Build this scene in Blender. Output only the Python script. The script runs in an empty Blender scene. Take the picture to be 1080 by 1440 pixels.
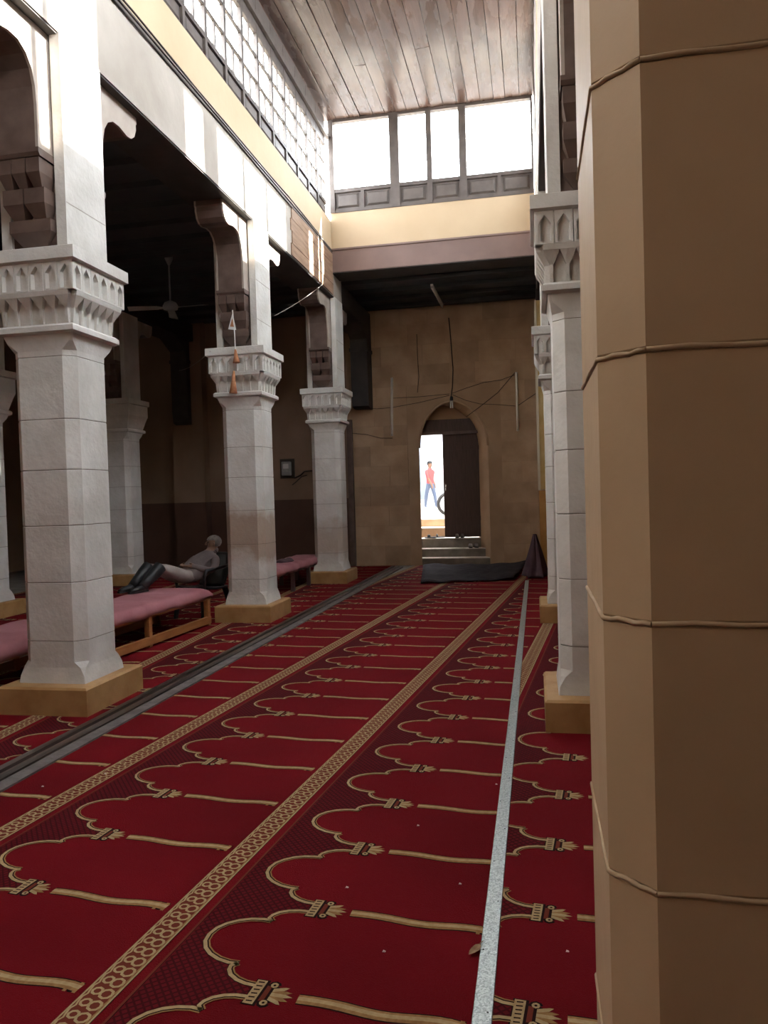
import bpy, bmesh, math, random
from mathutils import Vector, Matrix
random.seed(7)
SC = bpy.context.scene
COL = SC.collection
R = math.radians

# ---------------------------------------------------------------- camera
YAW, PITCH, ROLL, EYE, FPX = 0.192812, 0.025629, 0.030, 1.55, 1080.0
_fw = Vector((-math.sin(YAW)*math.cos(PITCH), math.cos(YAW)*math.cos(PITCH), -math.sin(PITCH)))
_r = Vector((math.cos(YAW), math.sin(YAW), 0)); _u = _r.cross(_fw)
_r2 = _r*math.cos(ROLL) - _u*math.sin(ROLL); _u2 = _r*math.sin(ROLL) + _u*math.cos(ROLL)
cd = bpy.data.cameras.new('camera'); cam = bpy.data.objects.new('camera', cd); COL.objects.link(cam)
cam.matrix_world = Matrix(((_r2.x, _u2.x, -_fw.x, 0), (_r2.y, _u2.y, -_fw.y, 0), (_r2.z, _u2.z, -_fw.z, EYE), (0, 0, 0, 1)))
cd.sensor_fit = 'VERTICAL'; cd.sensor_height = 36.0; cd.lens = 36.0*FPX/1440.0
cd.clip_start = 0.05; cd.clip_end = 300
SC.camera = cam

# ---------------------------------------------------------------- sky, sun, exposure
w = bpy.data.worlds.new('sky'); SC.world = w; w.use_nodes = True
bg = w.node_tree.nodes['Background']; bg.inputs[0].default_value = (0.95, 0.97, 1.0, 1); bg.inputs[1].default_value = 16.0
sd = bpy.data.lights.new('sun', 'SUN'); sd.energy = 36.0; sd.angle = R(0.6); sd.color = (1.0, 0.95, 0.86)
sun = bpy.data.objects.new('sun', sd); COL.objects.link(sun)
sun.rotation_euler = Vector((-1.0, -0.25, -0.64)).to_track_quat('-Z', 'Y').to_euler(); sun.location = (10, 5, 14)
vs = SC.view_settings; vs.view_transform = 'Standard'; vs.look = 'None'; vs.gamma = 1.0; vs.exposure = 0.72; vs.use_curve_mapping = False

# ---------------------------------------------------------------- pixel to place (1080 x 1440 frame)
def ray(px, py): return _fw + _r2*((px-540)/FPX) - _u2*((py-720)/FPX)
def on_z(px, py, z=0.0):
    d = ray(px, py); return Vector((0, 0, EYE)) + d*((z-EYE)/d.z)
def on_y(px, py, Y):
    d = ray(px, py); return Vector((0, 0, EYE)) + d*(Y/d.y)
def on_x(px, py, X):
    d = ray(px, py); return Vector((0, 0, EYE)) + d*(X/d.x)

# ---------------------------------------------------------------- materials
def mat(name, c1, c2=None, scale=4.0, rough=0.7, bump=0.0, bscale=40.0, metal=0.0, spec=0.5, stretch=None, detail=5.0, lo=0.35, hi=0.65, rnd=0.0, emit=None):
    m = bpy.data.materials.new(name); m.use_nodes = True
    nt = m.node_tree; N = nt.nodes; L = nt.links
    b = N['Principled BSDF']; b.inputs['Roughness'].default_value = rough; b.inputs['Metallic'].default_value = metal
    b.inputs['Specular IOR Level'].default_value = spec
    tc = N.new('ShaderNodeTexCoord'); src = tc.outputs['Object']
    if stretch:
        mp = N.new('ShaderNodeMapping'); mp.inputs['Scale'].default_value = stretch; L.new(src, mp.inputs[0]); src = mp.outputs[0]
    col = None
    if c2 is not None:
        n = N.new('ShaderNodeTexNoise'); n.inputs['Scale'].default_value = scale; n.inputs['Detail'].default_value = detail; L.new(src, n.inputs['Vector'])
        r = N.new('ShaderNodeValToRGB'); r.color_ramp.elements[0].position = lo; r.color_ramp.elements[1].position = hi
        r.color_ramp.elements[0].color = (*c1, 1); r.color_ramp.elements[1].color = (*c2, 1)
        L.new(n.outputs['Fac'], r.inputs[0]); col = r.outputs[0]
    if rnd:
        oi = N.new('ShaderNodeObjectInfo'); mr = N.new('ShaderNodeMapRange'); mr.inputs['To Min'].default_value = 1-rnd; mr.inputs['To Max'].default_value = 1+rnd
        L.new(oi.outputs['Random'], mr.inputs['Value'])
        hs = N.new('ShaderNodeHueSaturation'); L.new(mr.outputs[0], hs.inputs['Value'])
        if col: L.new(col, hs.inputs['Color'])
        else: hs.inputs['Color'].default_value = (*c1, 1)
        col = hs.outputs[0]
    if col: L.new(col, b.inputs['Base Color'])
    else: b.inputs['Base Color'].default_value = (*c1, 1)
    if bump:
        nb = N.new('ShaderNodeTexNoise'); nb.inputs['Scale'].default_value = bscale; nb.inputs['Detail'].default_value = 4; L.new(src, nb.inputs['Vector'])
        bp = N.new('ShaderNodeBump'); bp.inputs['Strength'].default_value = bump; bp.inputs['Distance'].default_value = 0.02
        L.new(nb.outputs['Fac'], bp.inputs['Height']); L.new(bp.outputs[0], b.inputs['Normal'])
    if emit:
        b.inputs['Emission Color'].default_value = (*emit[:3], 1); b.inputs['Emission Strength'].default_value = emit[3]
    return m

def stain(m, color, zc, zw, strength=0.8, scale=3.0):
    """damp stain with an outline of its own, in a height band of the thing"""
    nt = m.node_tree; N = nt.nodes; L = nt.links; b = N['Principled BSDF']
    old = b.inputs['Base Color'].links[0].from_socket
    tc = N.new('ShaderNodeTexCoord'); sp = N.new('ShaderNodeSeparateXYZ'); L.new(tc.outputs['Object'], sp.inputs[0])
    n = N.new('ShaderNodeTexNoise'); n.inputs['Scale'].default_value = scale; n.inputs['Detail'].default_value = 7; L.new(tc.outputs['Object'], n.inputs['Vector'])
    def math_(op, a, bb):
        x = N.new('ShaderNodeMath'); x.operation = op
        for i, v in enumerate((a, bb)):
            if isinstance(v, (int, float)): x.inputs[i].default_value = v
            else: L.new(v, x.inputs[i])
        return x.outputs[0]
    d = math_('ABSOLUTE', math_('SUBTRACT', sp.outputs['Z'], zc), 0)
    d = math_('SUBTRACT', 1.0, math_('DIVIDE', d, zw))
    d = math_('ADD', d, math_('MULTIPLY', math_('SUBTRACT', n.outputs['Fac'], 0.5), 2.2))
    mr = N.new('ShaderNodeMapRange'); mr.inputs['From Min'].default_value = 0.1; mr.inputs['From Max'].default_value = 0.5; mr.inputs['To Max'].default_value = strength
    L.new(d, mr.inputs['Value'])
    mx = N.new('ShaderNodeMixRGB'); L.new(mr.outputs[0], mx.inputs[0]); L.new(old, mx.inputs[1]); mx.inputs[2].default_value = (*color, 1)
    L.new(mx.outputs[0], b.inputs['Base Color'])

M = {}
M['white'] = mat('white_limewash', (0.54, 0.52, 0.485), (0.67, 0.65, 0.62), 3.0, 0.75, 0.25, 25)
M['white_damp'] = mat('white_limewash_damp', (0.58, 0.56, 0.52), (0.70, 0.69, 0.66), 3.0, 0.75, 0.35, 25); stain(M['white_damp'], (0.33, 0.22, 0.14), 1.08, 0.42, 0.75)
M['white_damp2'] = mat('white_limewash_flaked', (0.58, 0.56, 0.52), (0.70, 0.69, 0.66), 3.0, 0.75, 0.35, 25); stain(M['white_damp2'], (0.38, 0.28, 0.19), 0.75, 0.42, 0.6)
M['beige'] = mat('beige_column', (0.40, 0.27, 0.155), (0.47, 0.325, 0.195), 2.5, 0.6, 0.12, 14)  # warmer, browner tone than the other columns
M['mortar'] = mat('joint_mortar', (0.16, 0.13, 0.10), (0.22, 0.18, 0.14), 20, 0.9)
M['mortar_b'] = mat('joint_mortar_brown', (0.36, 0.25, 0.15), (0.42, 0.30, 0.19), 20, 0.8)
M['plinth'] = mat('yellow_plinth_paint', (0.33, 0.165, 0.055), (0.43, 0.25, 0.10), 5, 0.6, 0.15, 18, lo=0.3, hi=0.6)
M['plaster'] = mat('grey_white_plaster', (0.36, 0.32, 0.275), (0.46, 0.42, 0.37), 1.5, 0.8, 0.2, 12)
M['yellow'] = mat('pale_yellow_plaster', (0.52, 0.395, 0.255), (0.58, 0.45, 0.30), 1.2, 0.8, 0.15, 10)
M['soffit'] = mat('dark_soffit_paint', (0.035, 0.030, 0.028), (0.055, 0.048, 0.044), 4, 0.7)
M['dark_ceiling'] = mat('sooty_ceiling_boards', (0.030, 0.033, 0.037), (0.05, 0.053, 0.058), 2.0, 0.65, 0.1, 20)  # dark grey tone of the aisle ceilings
M['mauve'] = mat('mauve_brown_beam_paint', (0.19, 0.125, 0.108), (0.235, 0.155, 0.135), 2, 0.6)
M['ceil'] = mat('varnished_ceiling_boards', (0.068, 0.042, 0.035), (0.105, 0.068, 0.058), 3, 0.27, 0.10, 9, stretch=(6, 0.5, 6), rnd=0.18)
def patchy_gloss(m, a, b, sc):
    nt = m.node_tree; N = nt.nodes; L = nt.links; tc = N.new('ShaderNodeTexCoord'); mp = N.new('ShaderNodeMapping'); mp.inputs['Scale'].default_value = (5, 1.2, 1); L.new(tc.outputs['Object'], mp.inputs[0])
    n = N.new('ShaderNodeTexNoise'); n.inputs['Scale'].default_value = sc; n.inputs['Detail'].default_value = 4; L.new(mp.outputs[0], n.inputs['Vector'])
    r = N.new('ShaderNodeMapRange'); r.inputs['From Min'].default_value = 0.35; r.inputs['From Max'].default_value = 0.65; r.inputs['To Min'].default_value = a; r.inputs['To Max'].default_value = b
    L.new(n.outputs['Fac'], r.inputs['Value']); L.new(r.outputs[0], N['Principled BSDF'].inputs['Roughness'])
patchy_gloss(M['ceil'], 0.17, 0.36, 1.3)
M['frame'] = mat('grey_brown_window_wood', (0.085, 0.07, 0.063), (0.125, 0.102, 0.09), 6, 0.55)
M['wood_beam'] = mat('brown_beam_boards', (0.22, 0.13, 0.08), (0.33, 0.21, 0.14), 4, 0.55, 0.2, 10, stretch=(4, 0.7, 6), rnd=0.15)
M['brown'] = mat('dark_brown_paint', (0.10, 0.065, 0.052), (0.15, 0.10, 0.082), 6, 0.5)
M['bracket'] = mat('taupe_bracket_lit_side', (0.36, 0.30, 0.25), (0.44, 0.38, 0.33), 5, 0.6)  # paler bracket cheeks: side light partly put into the colour
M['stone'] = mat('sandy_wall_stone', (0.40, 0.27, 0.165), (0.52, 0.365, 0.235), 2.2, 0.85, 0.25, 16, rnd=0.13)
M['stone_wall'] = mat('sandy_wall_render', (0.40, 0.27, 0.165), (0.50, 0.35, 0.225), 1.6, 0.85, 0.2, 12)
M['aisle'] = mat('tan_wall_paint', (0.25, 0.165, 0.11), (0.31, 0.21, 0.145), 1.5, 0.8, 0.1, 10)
M['dado'] = mat('maroon_dado_paint', (0.085, 0.040, 0.028), (0.11, 0.055, 0.038), 2.0, 0.5)
M['floor'] = mat('grey_floor_stone', (0.20, 0.17, 0.15), (0.28, 0.25, 0.22), 4, 0.8)
M['step'] = mat('worn_step_stone', (0.16, 0.135, 0.11), (0.24, 0.21, 0.17), 5, 0.7, 0.2, 20)
M['nosing'] = mat('pale_step_nosing', (0.55, 0.50, 0.44), (0.70, 0.66, 0.6), 9, 0.5)
M['door'] = mat('dark_door_wood', (0.060, 0.034, 0.028), (0.085, 0.05, 0.042), 6, 0.55, 0.15, 14, stretch=(6, 6, 0.6))
M['black'] = mat('black_rubber', (0.012, 0.012, 0.013), None, rough=0.55)
M['chair'] = mat('black_chair_plastic', (0.014, 0.015, 0.017), (0.022, 0.023, 0.025), 8, 0.38)
M['pink'] = mat('dusty_pink_upholstery', (0.36, 0.13, 0.15), (0.44, 0.18, 0.20), 3, 0.85, 0.3, 8)
M['orange_wood'] = mat('orange_pine', (0.30, 0.11, 0.035), (0.40, 0.165, 0.055), 5, 0.5, 0.1, 12, stretch=(5, 0.8, 5))
M['maroon_wood'] = mat('dark_maroon_wood', (0.055, 0.022, 0.025), (0.08, 0.035, 0.038), 6, 0.5)
M['rail'] = mat('dark_rail_wood', (0.030, 0.018, 0.015), (0.055, 0.034, 0.028), 6, 0.35, 0.2, 10, stretch=(5, 0.6, 5))
M['kerb'] = mat('grey_kerb_stone', (0.10, 0.082, 0.076), (0.16, 0.135, 0.125), 8, 0.8, 0.3, 30)
M['lamp_white'] = mat('white_lamp_tube', (0.82, 0.80, 0.74), None, rough=0.3)
M['lamp_grey'] = mat('grey_lamp_batten', (0.30, 0.30, 0.31), None, rough=0.4)
M['cable'] = mat('dark_cable', (0.035, 0.025, 0.02), None, rough=0.6)
M['cable_pale'] = mat('pale_cord', (0.35, 0.32, 0.28), None, rough=0.7)
M['meter'] = mat('meter_grey', (0.30, 0.31, 0.30), (0.42, 0.42, 0.40), 12, 0.4)
M['meter_back'] = mat('meter_board', (0.05, 0.04, 0.03), None, rough=0.6)
M['mat_blue'] = mat('worn_slate_mat', (0.024, 0.020, 0.024), (0.044, 0.037, 0.042), 7, 0.95, 0.4, 40, spec=0.1)
M['drape'] = mat('dark_plum_cloth', (0.055, 0.025, 0.035), (0.09, 0.045, 0.055), 5, 0.85, 0.3, 10)
M['ypanel'] = mat('ochre_panel_paint', (0.50, 0.33, 0.10), (0.60, 0.43, 0.18), 4, 0.5)
M['opanel'] = mat('orange_ochre_paint', (0.36, 0.17, 0.035), (0.45, 0.23, 0.06), 4, 0.5)
M['cream_paint'] = mat('cream_edge_paint', (0.62, 0.56, 0.42), None, rough=0.5)
M['leaf'] = mat('dry_leaf', (0.20, 0.10, 0.045), (0.33, 0.19, 0.09), 30, 0.7)
M['paper'] = mat('paper_scrap', (0.75, 0.62, 0.6), None, rough=0.8)
M['skin'] = mat('skin_brown', (0.20, 0.105, 0.065), (0.25, 0.14, 0.09), 10, 0.55)
M['hair'] = mat('grey_hair_cap', (0.17, 0.16, 0.15), (0.27, 0.255, 0.24), 25, 0.9, 0.4, 60)
M['jacket'] = mat('grey_taupe_jacket', (0.15, 0.115, 0.11), (0.20, 0.155, 0.15), 6, 0.85, 0.4, 9)
M['trousers'] = mat('grey_trousers', (0.26, 0.22, 0.20), (0.34, 0.29, 0.27), 6, 0.85, 0.4, 9)
M['red_shirt'] = mat('red_shirt', (0.65, 0.08, 0.08), None, rough=0.8)
M['navy'] = mat('blue_jeans', (0.10, 0.13, 0.20), None, rough=0.8)
M['white_cloth'] = mat('white_cloth', (0.75, 0.74, 0.72), None, rough=0.8)
M['street'] = mat('pale_street_paving', (0.50, 0.46, 0.40), (0.60, 0.56, 0.5), 0.8, 0.9)
M['facade'] = mat('pale_facade', (0.42, 0.43, 0.45), (0.55, 0.55, 0.56), 0.5, 0.8)
M['facade_red'] = mat('rusty_red_shutter', (0.50, 0.22, 0.18), None, rough=0.7)
M['facade_grey'] = mat('grey_shutter', (0.20, 0.23, 0.27), None, rough=0.7)
M['chrome'] = mat('bright_metal', (0.6, 0.6, 0.6), None, rough=0.25, metal=1.0)
M['tassel'] = mat('orange_tassel', (0.42, 0.17, 0.08), (0.55, 0.26, 0.13), 20, 0.85)
M['shoe_grey'] = mat('dusty_grey_shoe', (0.22, 0.20, 0.18), (0.32, 0.30, 0.27), 20, 0.7)
M['roof_top'] = mat('pale_roof_bounce', (0.35, 0.31, 0.26), None, rough=0.9)  # unseen pale roof top, bounces sky light into the clerestory
# carpet wool
M['red'] = mat('red_wool', (0.138, 0.0035, 0.0075), (0.185, 0.005, 0.0105), 1.1, 0.95, 0.5, 260, spec=0.1)
M['gold'] = mat('tan_wool', (0.24, 0.125, 0.05), (0.32, 0.18, 0.075), 60, 0.95, spec=0.1)
M['cream'] = mat('cream_wool', (0.36, 0.25, 0.13), (0.45, 0.33, 0.18), 60, 0.95, spec=0.1)
M['blackwool'] = mat('black_wool', (0.018, 0.006, 0.006), None, rough=0.95, spec=0.1)
M['redline'] = mat('rust_wool', (0.15, 0.03, 0.018), None, rough=0.95, spec=0.1)
def lattice_mat():
    m = bpy.data.materials.new('maroon_lattice_wool'); m.use_nodes = True; nt = m.node_tree; N = nt.nodes; L = nt.links; b = N['Principled BSDF']
    tc = N.new('ShaderNodeTexCoord'); mp = N.new('ShaderNodeMapping'); mp.inputs['Rotation'].default_value = (0, 0, R(45)); L.new(tc.outputs['Object'], mp.inputs[0])
    br = N.new('ShaderNodeTexBrick'); br.offset = 0; br.inputs['Scale'].default_value = 1; br.inputs['Brick Width'].default_value = 0.022; br.inputs['Row Height'].default_value = 0.022
    br.inputs['Mortar Size'].default_value = 0.0035; br.inputs['Color1'].default_value = (0.092, 0.005, 0.009, 1); br.inputs['Color2'].default_value = (0.108, 0.006, 0.010, 1); br.inputs['Mortar'].default_value = (0.050, 0.004, 0.006, 1)
    L.new(mp.outputs[0], br.inputs['Vector']); L.new(br.outputs['Color'], b.inputs['Base Color']); b.inputs['Roughness'].default_value = 0.95; b.inputs['Specular IOR Level'].default_value = 0.1
    return m
M['dark'] = lattice_mat()
def galv_mat():
    m = bpy.data.materials.new('galvanised_sheet'); m.use_nodes = True; nt = m.node_tree; N = nt.nodes; L = nt.links; b = N['Principled BSDF']
    tc = N.new('ShaderNodeTexCoord'); v = N.new('ShaderNodeTexVoronoi'); v.inputs['Scale'].default_value = 190; L.new(tc.outputs['Object'], v.inputs['Vector'])
    r = N.new('ShaderNodeValToRGB'); r.color_ramp.elements[0].color = (0.16, 0.18, 0.17, 1); r.color_ramp.elements[1].color = (0.50, 0.53, 0.51, 1); L.new(v.outputs['Color'], r.inputs[0])
    L.new(r.outputs[0], b.inputs['Base Color']); b.inputs['Metallic'].default_value = 0.55; b.inputs['Roughness'].default_value = 0.42; return m
M['galv'] = galv_mat()
def glass_mat():
    m = bpy.data.materials.new('clear_pane'); m.use_nodes = True; nt = m.node_tree; N = nt.nodes; L = nt.links
    t = N.new('ShaderNodeBsdfTransparent'); t.inputs[0].default_value = (0.92, 0.94, 0.95, 1); g = N.new('ShaderNodeBsdfGlossy'); g.inputs['Roughness'].default_value = 0.1
    mx = N.new('ShaderNodeMixShader'); mx.inputs[0].default_value = 0.06; L.new(t.outputs[0], mx.inputs[1]); L.new(g.outputs[0], mx.inputs[2]); L.new(mx.outputs[0], N['Material Output'].inputs[0]); return m
M['glass'] = glass_mat()

# ---------------------------------------------------------------- mesh helpers
def bx(bm, x0, x1, y0, y1, z0, z1, mi=0):
    v = [bm.verts.new(p) for p in ((x0,y0,z0),(x1,y0,z0),(x1,y1,z0),(x0,y1,z0),(x0,y0,z1),(x1,y0,z1),(x1,y1,z1),(x0,y1,z1))]
    for f in ((0,3,2,1),(4,5,6,7),(0,1,5,4),(1,2,6,5),(2,3,7,6),(3,0,4,7)):
        bm.faces.new([v[i] for i in f]).material_index = mi
def loft(bm, rings, cap=True, closed=True, mi=0, smooth=False):
    rs = [[bm.verts.new(p) for p in r] for r in rings]; n = len(rs[0])
    for a, b in zip(rs, rs[1:]):
        for i in range(n if closed else n-1):
            f = bm.faces.new((a[i], a[(i+1) % n], b[(i+1) % n], b[i])); f.material_index = mi; f.smooth = smooth
    if cap:
        bm.faces.new(list(reversed(rs[0]))).material_index = mi; bm.faces.new(rs[-1]).material_index = mi
def tube(bm, pts, r, n=8, mi=0, smooth=True):
    pts = [Vector(p) for p in pts]; rr = r if isinstance(r, (list, tuple)) else [r]*len(pts)
    rings = []; prev = None
    for i, p in enumerate(pts):
        d = (pts[min(i+1, len(pts)-1)] - pts[max(i-1, 0)]).normalized()
        if prev is None: a = d.orthogonal().normalized()
        else: a = (prev - d*prev.dot(d)).normalized()
        prev = a; b = d.cross(a)
        rings.append([p + (a*math.cos(t) + b*math.sin(t))*rr[i] for t in [2*math.pi*k/n for k in range(n)]])
    loft(bm, rings, True, True, mi, smooth)
def prism(bm, poly, axis, a0, a1, mi=0):
    """extrude a 2-D polygon along x, y or z"""
    def P(q, a): return {'x': (a, q[0], q[1]), 'y': (q[0], a, q[1]), 'z': (q[0], q[1], a)}[axis]
    loft(bm, [[P(q, a0) for q in poly], [P(q, a1) for q in poly]], True, True, mi)
def obj(name, bm, m, parent=None, bevel=0.0, fix=True):
    if fix: bmesh.ops.recalc_face_normals(bm, faces=bm.faces)
    me = bpy.data.meshes.new(name); bm.to_mesh(me); bm.free()
    for x in (m if isinstance(m, (list, tuple)) else [m]): me.materials.append(M[x] if isinstance(x, str) else x)
    o = bpy.data.objects.new(name, me); COL.objects.link(o)
    if parent: o.parent = parent
    if bevel:
        md = o.modifiers.new('bevel', 'BEVEL'); md.width = bevel; md.segments = 2; md.limit_method = 'ANGLE'
    return o
def box(name, b, m, parent=None, bevel=0.0):
    bm = bmesh.new(); bx(bm, *b); return obj(name, bm, m, parent, bevel)
def tag(o, label, cat, group=None):
    o['label'] = label; o['category'] = cat
    if group: o['group'] = group
    return o
def struct(o, label=None):
    o['kind'] = 'structure'
    if label: o['label'] = label
    return o
def thing(name, label, cat, loc=(0,0,0), rz=0.0, group=None):
    o = bpy.data.objects.new(name, None); COL.objects.link(o); o.location = loc; o.rotation_euler.z = rz; o.empty_display_size = 0.1
    return tag(o, label, cat, group)
def empty_struct(name, loc=(0,0,0), label=None):
    o = bpy.data.objects.new(name, None); COL.objects.link(o); o.location = loc; return struct(o, label)
def copy_tree(o, parent=None):
    c = o.copy(); COL.objects.link(c); c.parent = parent
    for ch in KIDS.get(o.name, [k for k in o.children]): copy_tree(ch, c)
    return c
KIDS = {}

# ================================================================ the shell
LX0, LX1 = -3.805, -3.275      # left arcade wall
RX0, RX1 = 0.135, 0.665        # right arcade wall
YB = 12.8                      # end wall of the nave, above the far aisle
YW = 15.9                      # far wall
YR = -2.2  # unseen rear wall, pulled in to cut light from behind
ZB, ZM, ZS, ZC, ZA = 4.93, 5.65, 6.20, 7.90, 5.36

struct(box('floor', (-11.6, 4.8, YR, YW+0.02, -0.25, 0.0), 'floor'))
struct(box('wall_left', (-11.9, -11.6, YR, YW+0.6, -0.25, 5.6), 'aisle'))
bm = bmesh.new(); yy = YR
for y0, y1 in ():
    bx(bm, 4.8, 5.1, yy, y0, -0.25, 5.6); bx(bm, 4.8, 5.1, y0, y1, -0.25, 1.6); bx(bm, 4.8, 5.1, y0, y1, 3.6, 5.6); yy = y1
bx(bm, 4.8, 5.1, yy, YW+0.6, -0.25, 5.6)
struct(obj('wall_right', bm, 'aisle'), 'plain right aisle wall')
bm = bmesh.new()
for b in ((-11.9, -3.19, -0.25, 8.1), (0.10, 5.1, -0.25, 8.1), (-3.19, 0.10, -0.25, 8.1)): bx(bm, b[0], b[1], YR-0.3, YR, b[2], b[3])
struct(obj('wall_rear', bm, 'aisle'), 'plain unseen rear wall set close to cut light')

# ---- far wall with a pointed-arch doorway and a small barred window
def arch_pts(xl, xr, zb, zs, za, n=10):
    xm = xl + (xr-xl)*0.47; P = [(xl, zb), (xl, zs)]
    for i in range(1, n):
        t = i/n; a = t*math.pi/2
        P.append((xl + (xm-xl)*(1-math.cos(a))**0.93, zs + (za-zs)*(math.sin(a)**0.9*0.9 + 0.1*t)))
    P.append((xm, za))
    for i in range(n-1, 0, -1):
        t = i/n; a = t*math.pi/2
        P.append((xr - (xr-xm)*(1-math.cos(a))**0.93, zs + (za-zs)*(math.sin(a)**0.9*0.9 + 0.1*t)))
    P += [(xr, zs), (xr, zb)]
    return P
DX0, DX1 = -2.55, -0.62
bm = bmesh.new()
Y0, Y1 = YW, YW+0.6
bx(bm, -11.6, -9.35, Y0, Y1, -0.25, 5.6); bx(bm, -8.74, DX0, Y0, Y1, -0.25, 5.6)
bx(bm, -9.35, -8.74, Y0, Y1, -0.25, 1.98); bx(bm, -9.35, -8.74, Y0, Y1, 3.12, 5.6)
bx(bm, DX1, 4.8, Y0, Y1, -0.25, 5.6); bx(bm, DX0, DX1, Y0, Y1, 3.75, 5.6)
wall_back = struct(obj('wall_back', bm, 'stone_wall'))
front = arch_pts(-2.315, -0.89, 0.0, 2.45, 3.40); back = arch_pts(-2.47, -1.165, 0.0, 2.45, 3.36)
bm = bmesh.new()
outer = [(DX0, 0.0), (DX0, 3.75), (DX1, 3.75), (DX1, 0.0)]
for ring, yy in ((front, Y0-0.012), (back, Y1)):
    vo = [bm.verts.new((x, yy, z)) for x, z in outer]; vi = [bm.verts.new((x, yy, z)) for x, z in ring]
    ee = [bm.edges.new(p) for p in zip(vo, vo[1:])] + [bm.edges.new(p) for p in zip(vi, vi[1:])]
    ee += [bm.edges.new((vo[0], vi[0])), bm.edges.new((vo[-1], vi[-1]))]
    bmesh.ops.triangle_fill(bm, use_beauty=True, edges=ee)
loft(bm, [[(x, Y0-0.012, z) for x, z in front], [(x, Y1, z) for x, z in back]], cap=False, closed=False)
surround = obj('arch_surround', bm, 'stone_wall', wall_back)
# rounded stone moulding along the arch edge
bm = bmesh.new(); tube(bm, [(x, Y0-0.008, z) for x, z in front[1:-1]], 0.028, 6); obj('arch_moulding', bm, 'stone', wall_back)
# stone facing, block by block
def stone_row(x0, x1, z0, z1, k):
    x = x0; first = True
    while x < x1-0.05:
        wd = random.uniform(0.5, 0.9)*(0.6 if (first and k % 2) else 1); first = False
        xe = x+wd
        if x1-xe < 0.3: xe = x1
        bm = bmesh.new(); g = 0.004; d = random.uniform(0.008, 0.018)
        bx(bm, x+g, xe-g, Y0-d, Y0+0.01, z0+g, z1-g); obj('stone_block', bm, 'stone', wall_back)
        x = xe
zz = 0.0; k = 0
while zz < 5.3:
    h = 0.42; z1 = min(zz+h, ZA)
    if zz < 3.70:
        z1 = min(z1, 3.75) if zz+h > 3.6 else z1
        stone_row(-3.72, DX0, zz, z1, k); stone_row(DX1, 0.9, zz, z1, k+1)
    else: stone_row(-3.72, 0.9, zz, z1, k)
    zz = z1; k += 1
# dado, batten, pilaster on the aisle stretch
struct(box('trim_1', (-11.6, -3.84, Y0-0.012, Y0+0.01, 0, 1.45), 'dado'), 'dark maroon painted dado along the far aisle wall')
struct(box('trim_2', (-3.84, -3.73, Y0-0.09, Y0+0.01, 0, 3.1), 'brown'), 'dark upright batten on the far wall behind the last white column')
bm = bmesh.new(); bx(bm, -7.70, -6.98, Y0-0.28, Y0+0.01, 1.45, 5.36); bx(bm, -7.71, -6.97, Y0-0.29, Y0+0.01, 0, 1.45, 1)
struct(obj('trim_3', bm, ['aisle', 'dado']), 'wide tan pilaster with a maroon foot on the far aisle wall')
bm = bmesh.new(); bx(bm, -11.6, -7.70, Y0-0.006, Y0+0.005, 1.45, 5.36); bx(bm, -6.98, -3.84, Y0-0.006, Y0+0.005, 1.45, 5.36)
bm2 = bmesh.new(); bx(bm2, -11.6, -9.36, Y0-0.006, Y0+0.005, 1.45, 5.36); bx(bm2, -8.73, -7.70, Y0-0.006, Y0+0.005, 1.45, 5.36); bx(bm2, -9.36, -8.73, Y0-0.006, Y0+0.005, 1.45, 1.98); bx(bm2, -9.36, -8.73, Y0-0.006, Y0+0.005, 3.12, 5.36); bx(bm2, -6.98, -3.84, Y0-0.006, Y0+0.005, 1.45, 5.36)
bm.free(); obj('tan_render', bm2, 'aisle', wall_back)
# barred aisle window
wn = empty_struct('window_1', (-9.05, Y0+0.2, 1.98), 'small barred window in the far aisle wall')
bm = bmesh.new()
for i in range(4): bx(bm, -0.30+0.2*i-0.008, -0.30+0.2*i+0.008, -0.02, 0.02, 0, 1.14)
for i in range(5): bx(bm, -0.31, 0.31, -0.015, 0.015, 0.02+0.27*i-0.008, 0.02+0.27*i+0.008)
obj('grille', bm, 'brown', wn); box('pane', (-0.3, 0.3, 0.10, 0.106, 0, 1.14), 'glass', wn); box('sill', (-0.3, 0.32, -0.32, 0.1, -0.05, 0.0), 'nosing', wn)

# ---- doorway: lintel, half-closed leaf, frame, steps
dr = empty_struct('door_1', (0, 0, 0), 'dark wooden door, its right leaf shut, under a flat lintel')
box('lintel', (-2.50, -1.12, Y1-0.16, Y1+0.06, 2.78, 3.06), 'door', dr, 0.01)
box('lintel_ledge', (-2.50, -1.12, Y1-0.20, Y1-0.14, 2.74, 2.80), 'brown', dr)
box('tympanum', (-2.50, -1.12, Y1-0.05, Y1+0.05, 3.06, 3.42), 'stone_wall', dr)
lf = box('leaf', (-1.885, -1.09, Y1-0.10, Y1-0.04, 0.545, 2.76), 'door', dr, 0.006)
for i in range(3):
    box('board', (-1.87+0.255*i, -1.622+0.255*i, Y1-0.112, Y1-0.10, 0.56, 2.745), 'door', lf)
for z in (0.9, 2.4): box('cross_rail', (-1.88, -1.10, Y1-0.125, Y1-0.112, z, z+0.09), 'door', lf)
box('frame_post', (-2.50, -2.455, Y1-0.12, Y1, 0.53, 2.76), 'brown', dr)
bm = bmesh.new(); tube(bm, [(-1.83, Y1-0.11, 1.55), (-1.83, Y1-0.15, 1.56), (-1.83, Y1-0.15, 1.68), (-1.83, Y1-0.11, 1.69)], 0.008, 6); obj('handle', bm, 'chrome', lf)
st = thing('stair', 'worn stone steps with pale edges climbing through the arched doorway', 'steps', (-1.65, 16.2, 0))
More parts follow.
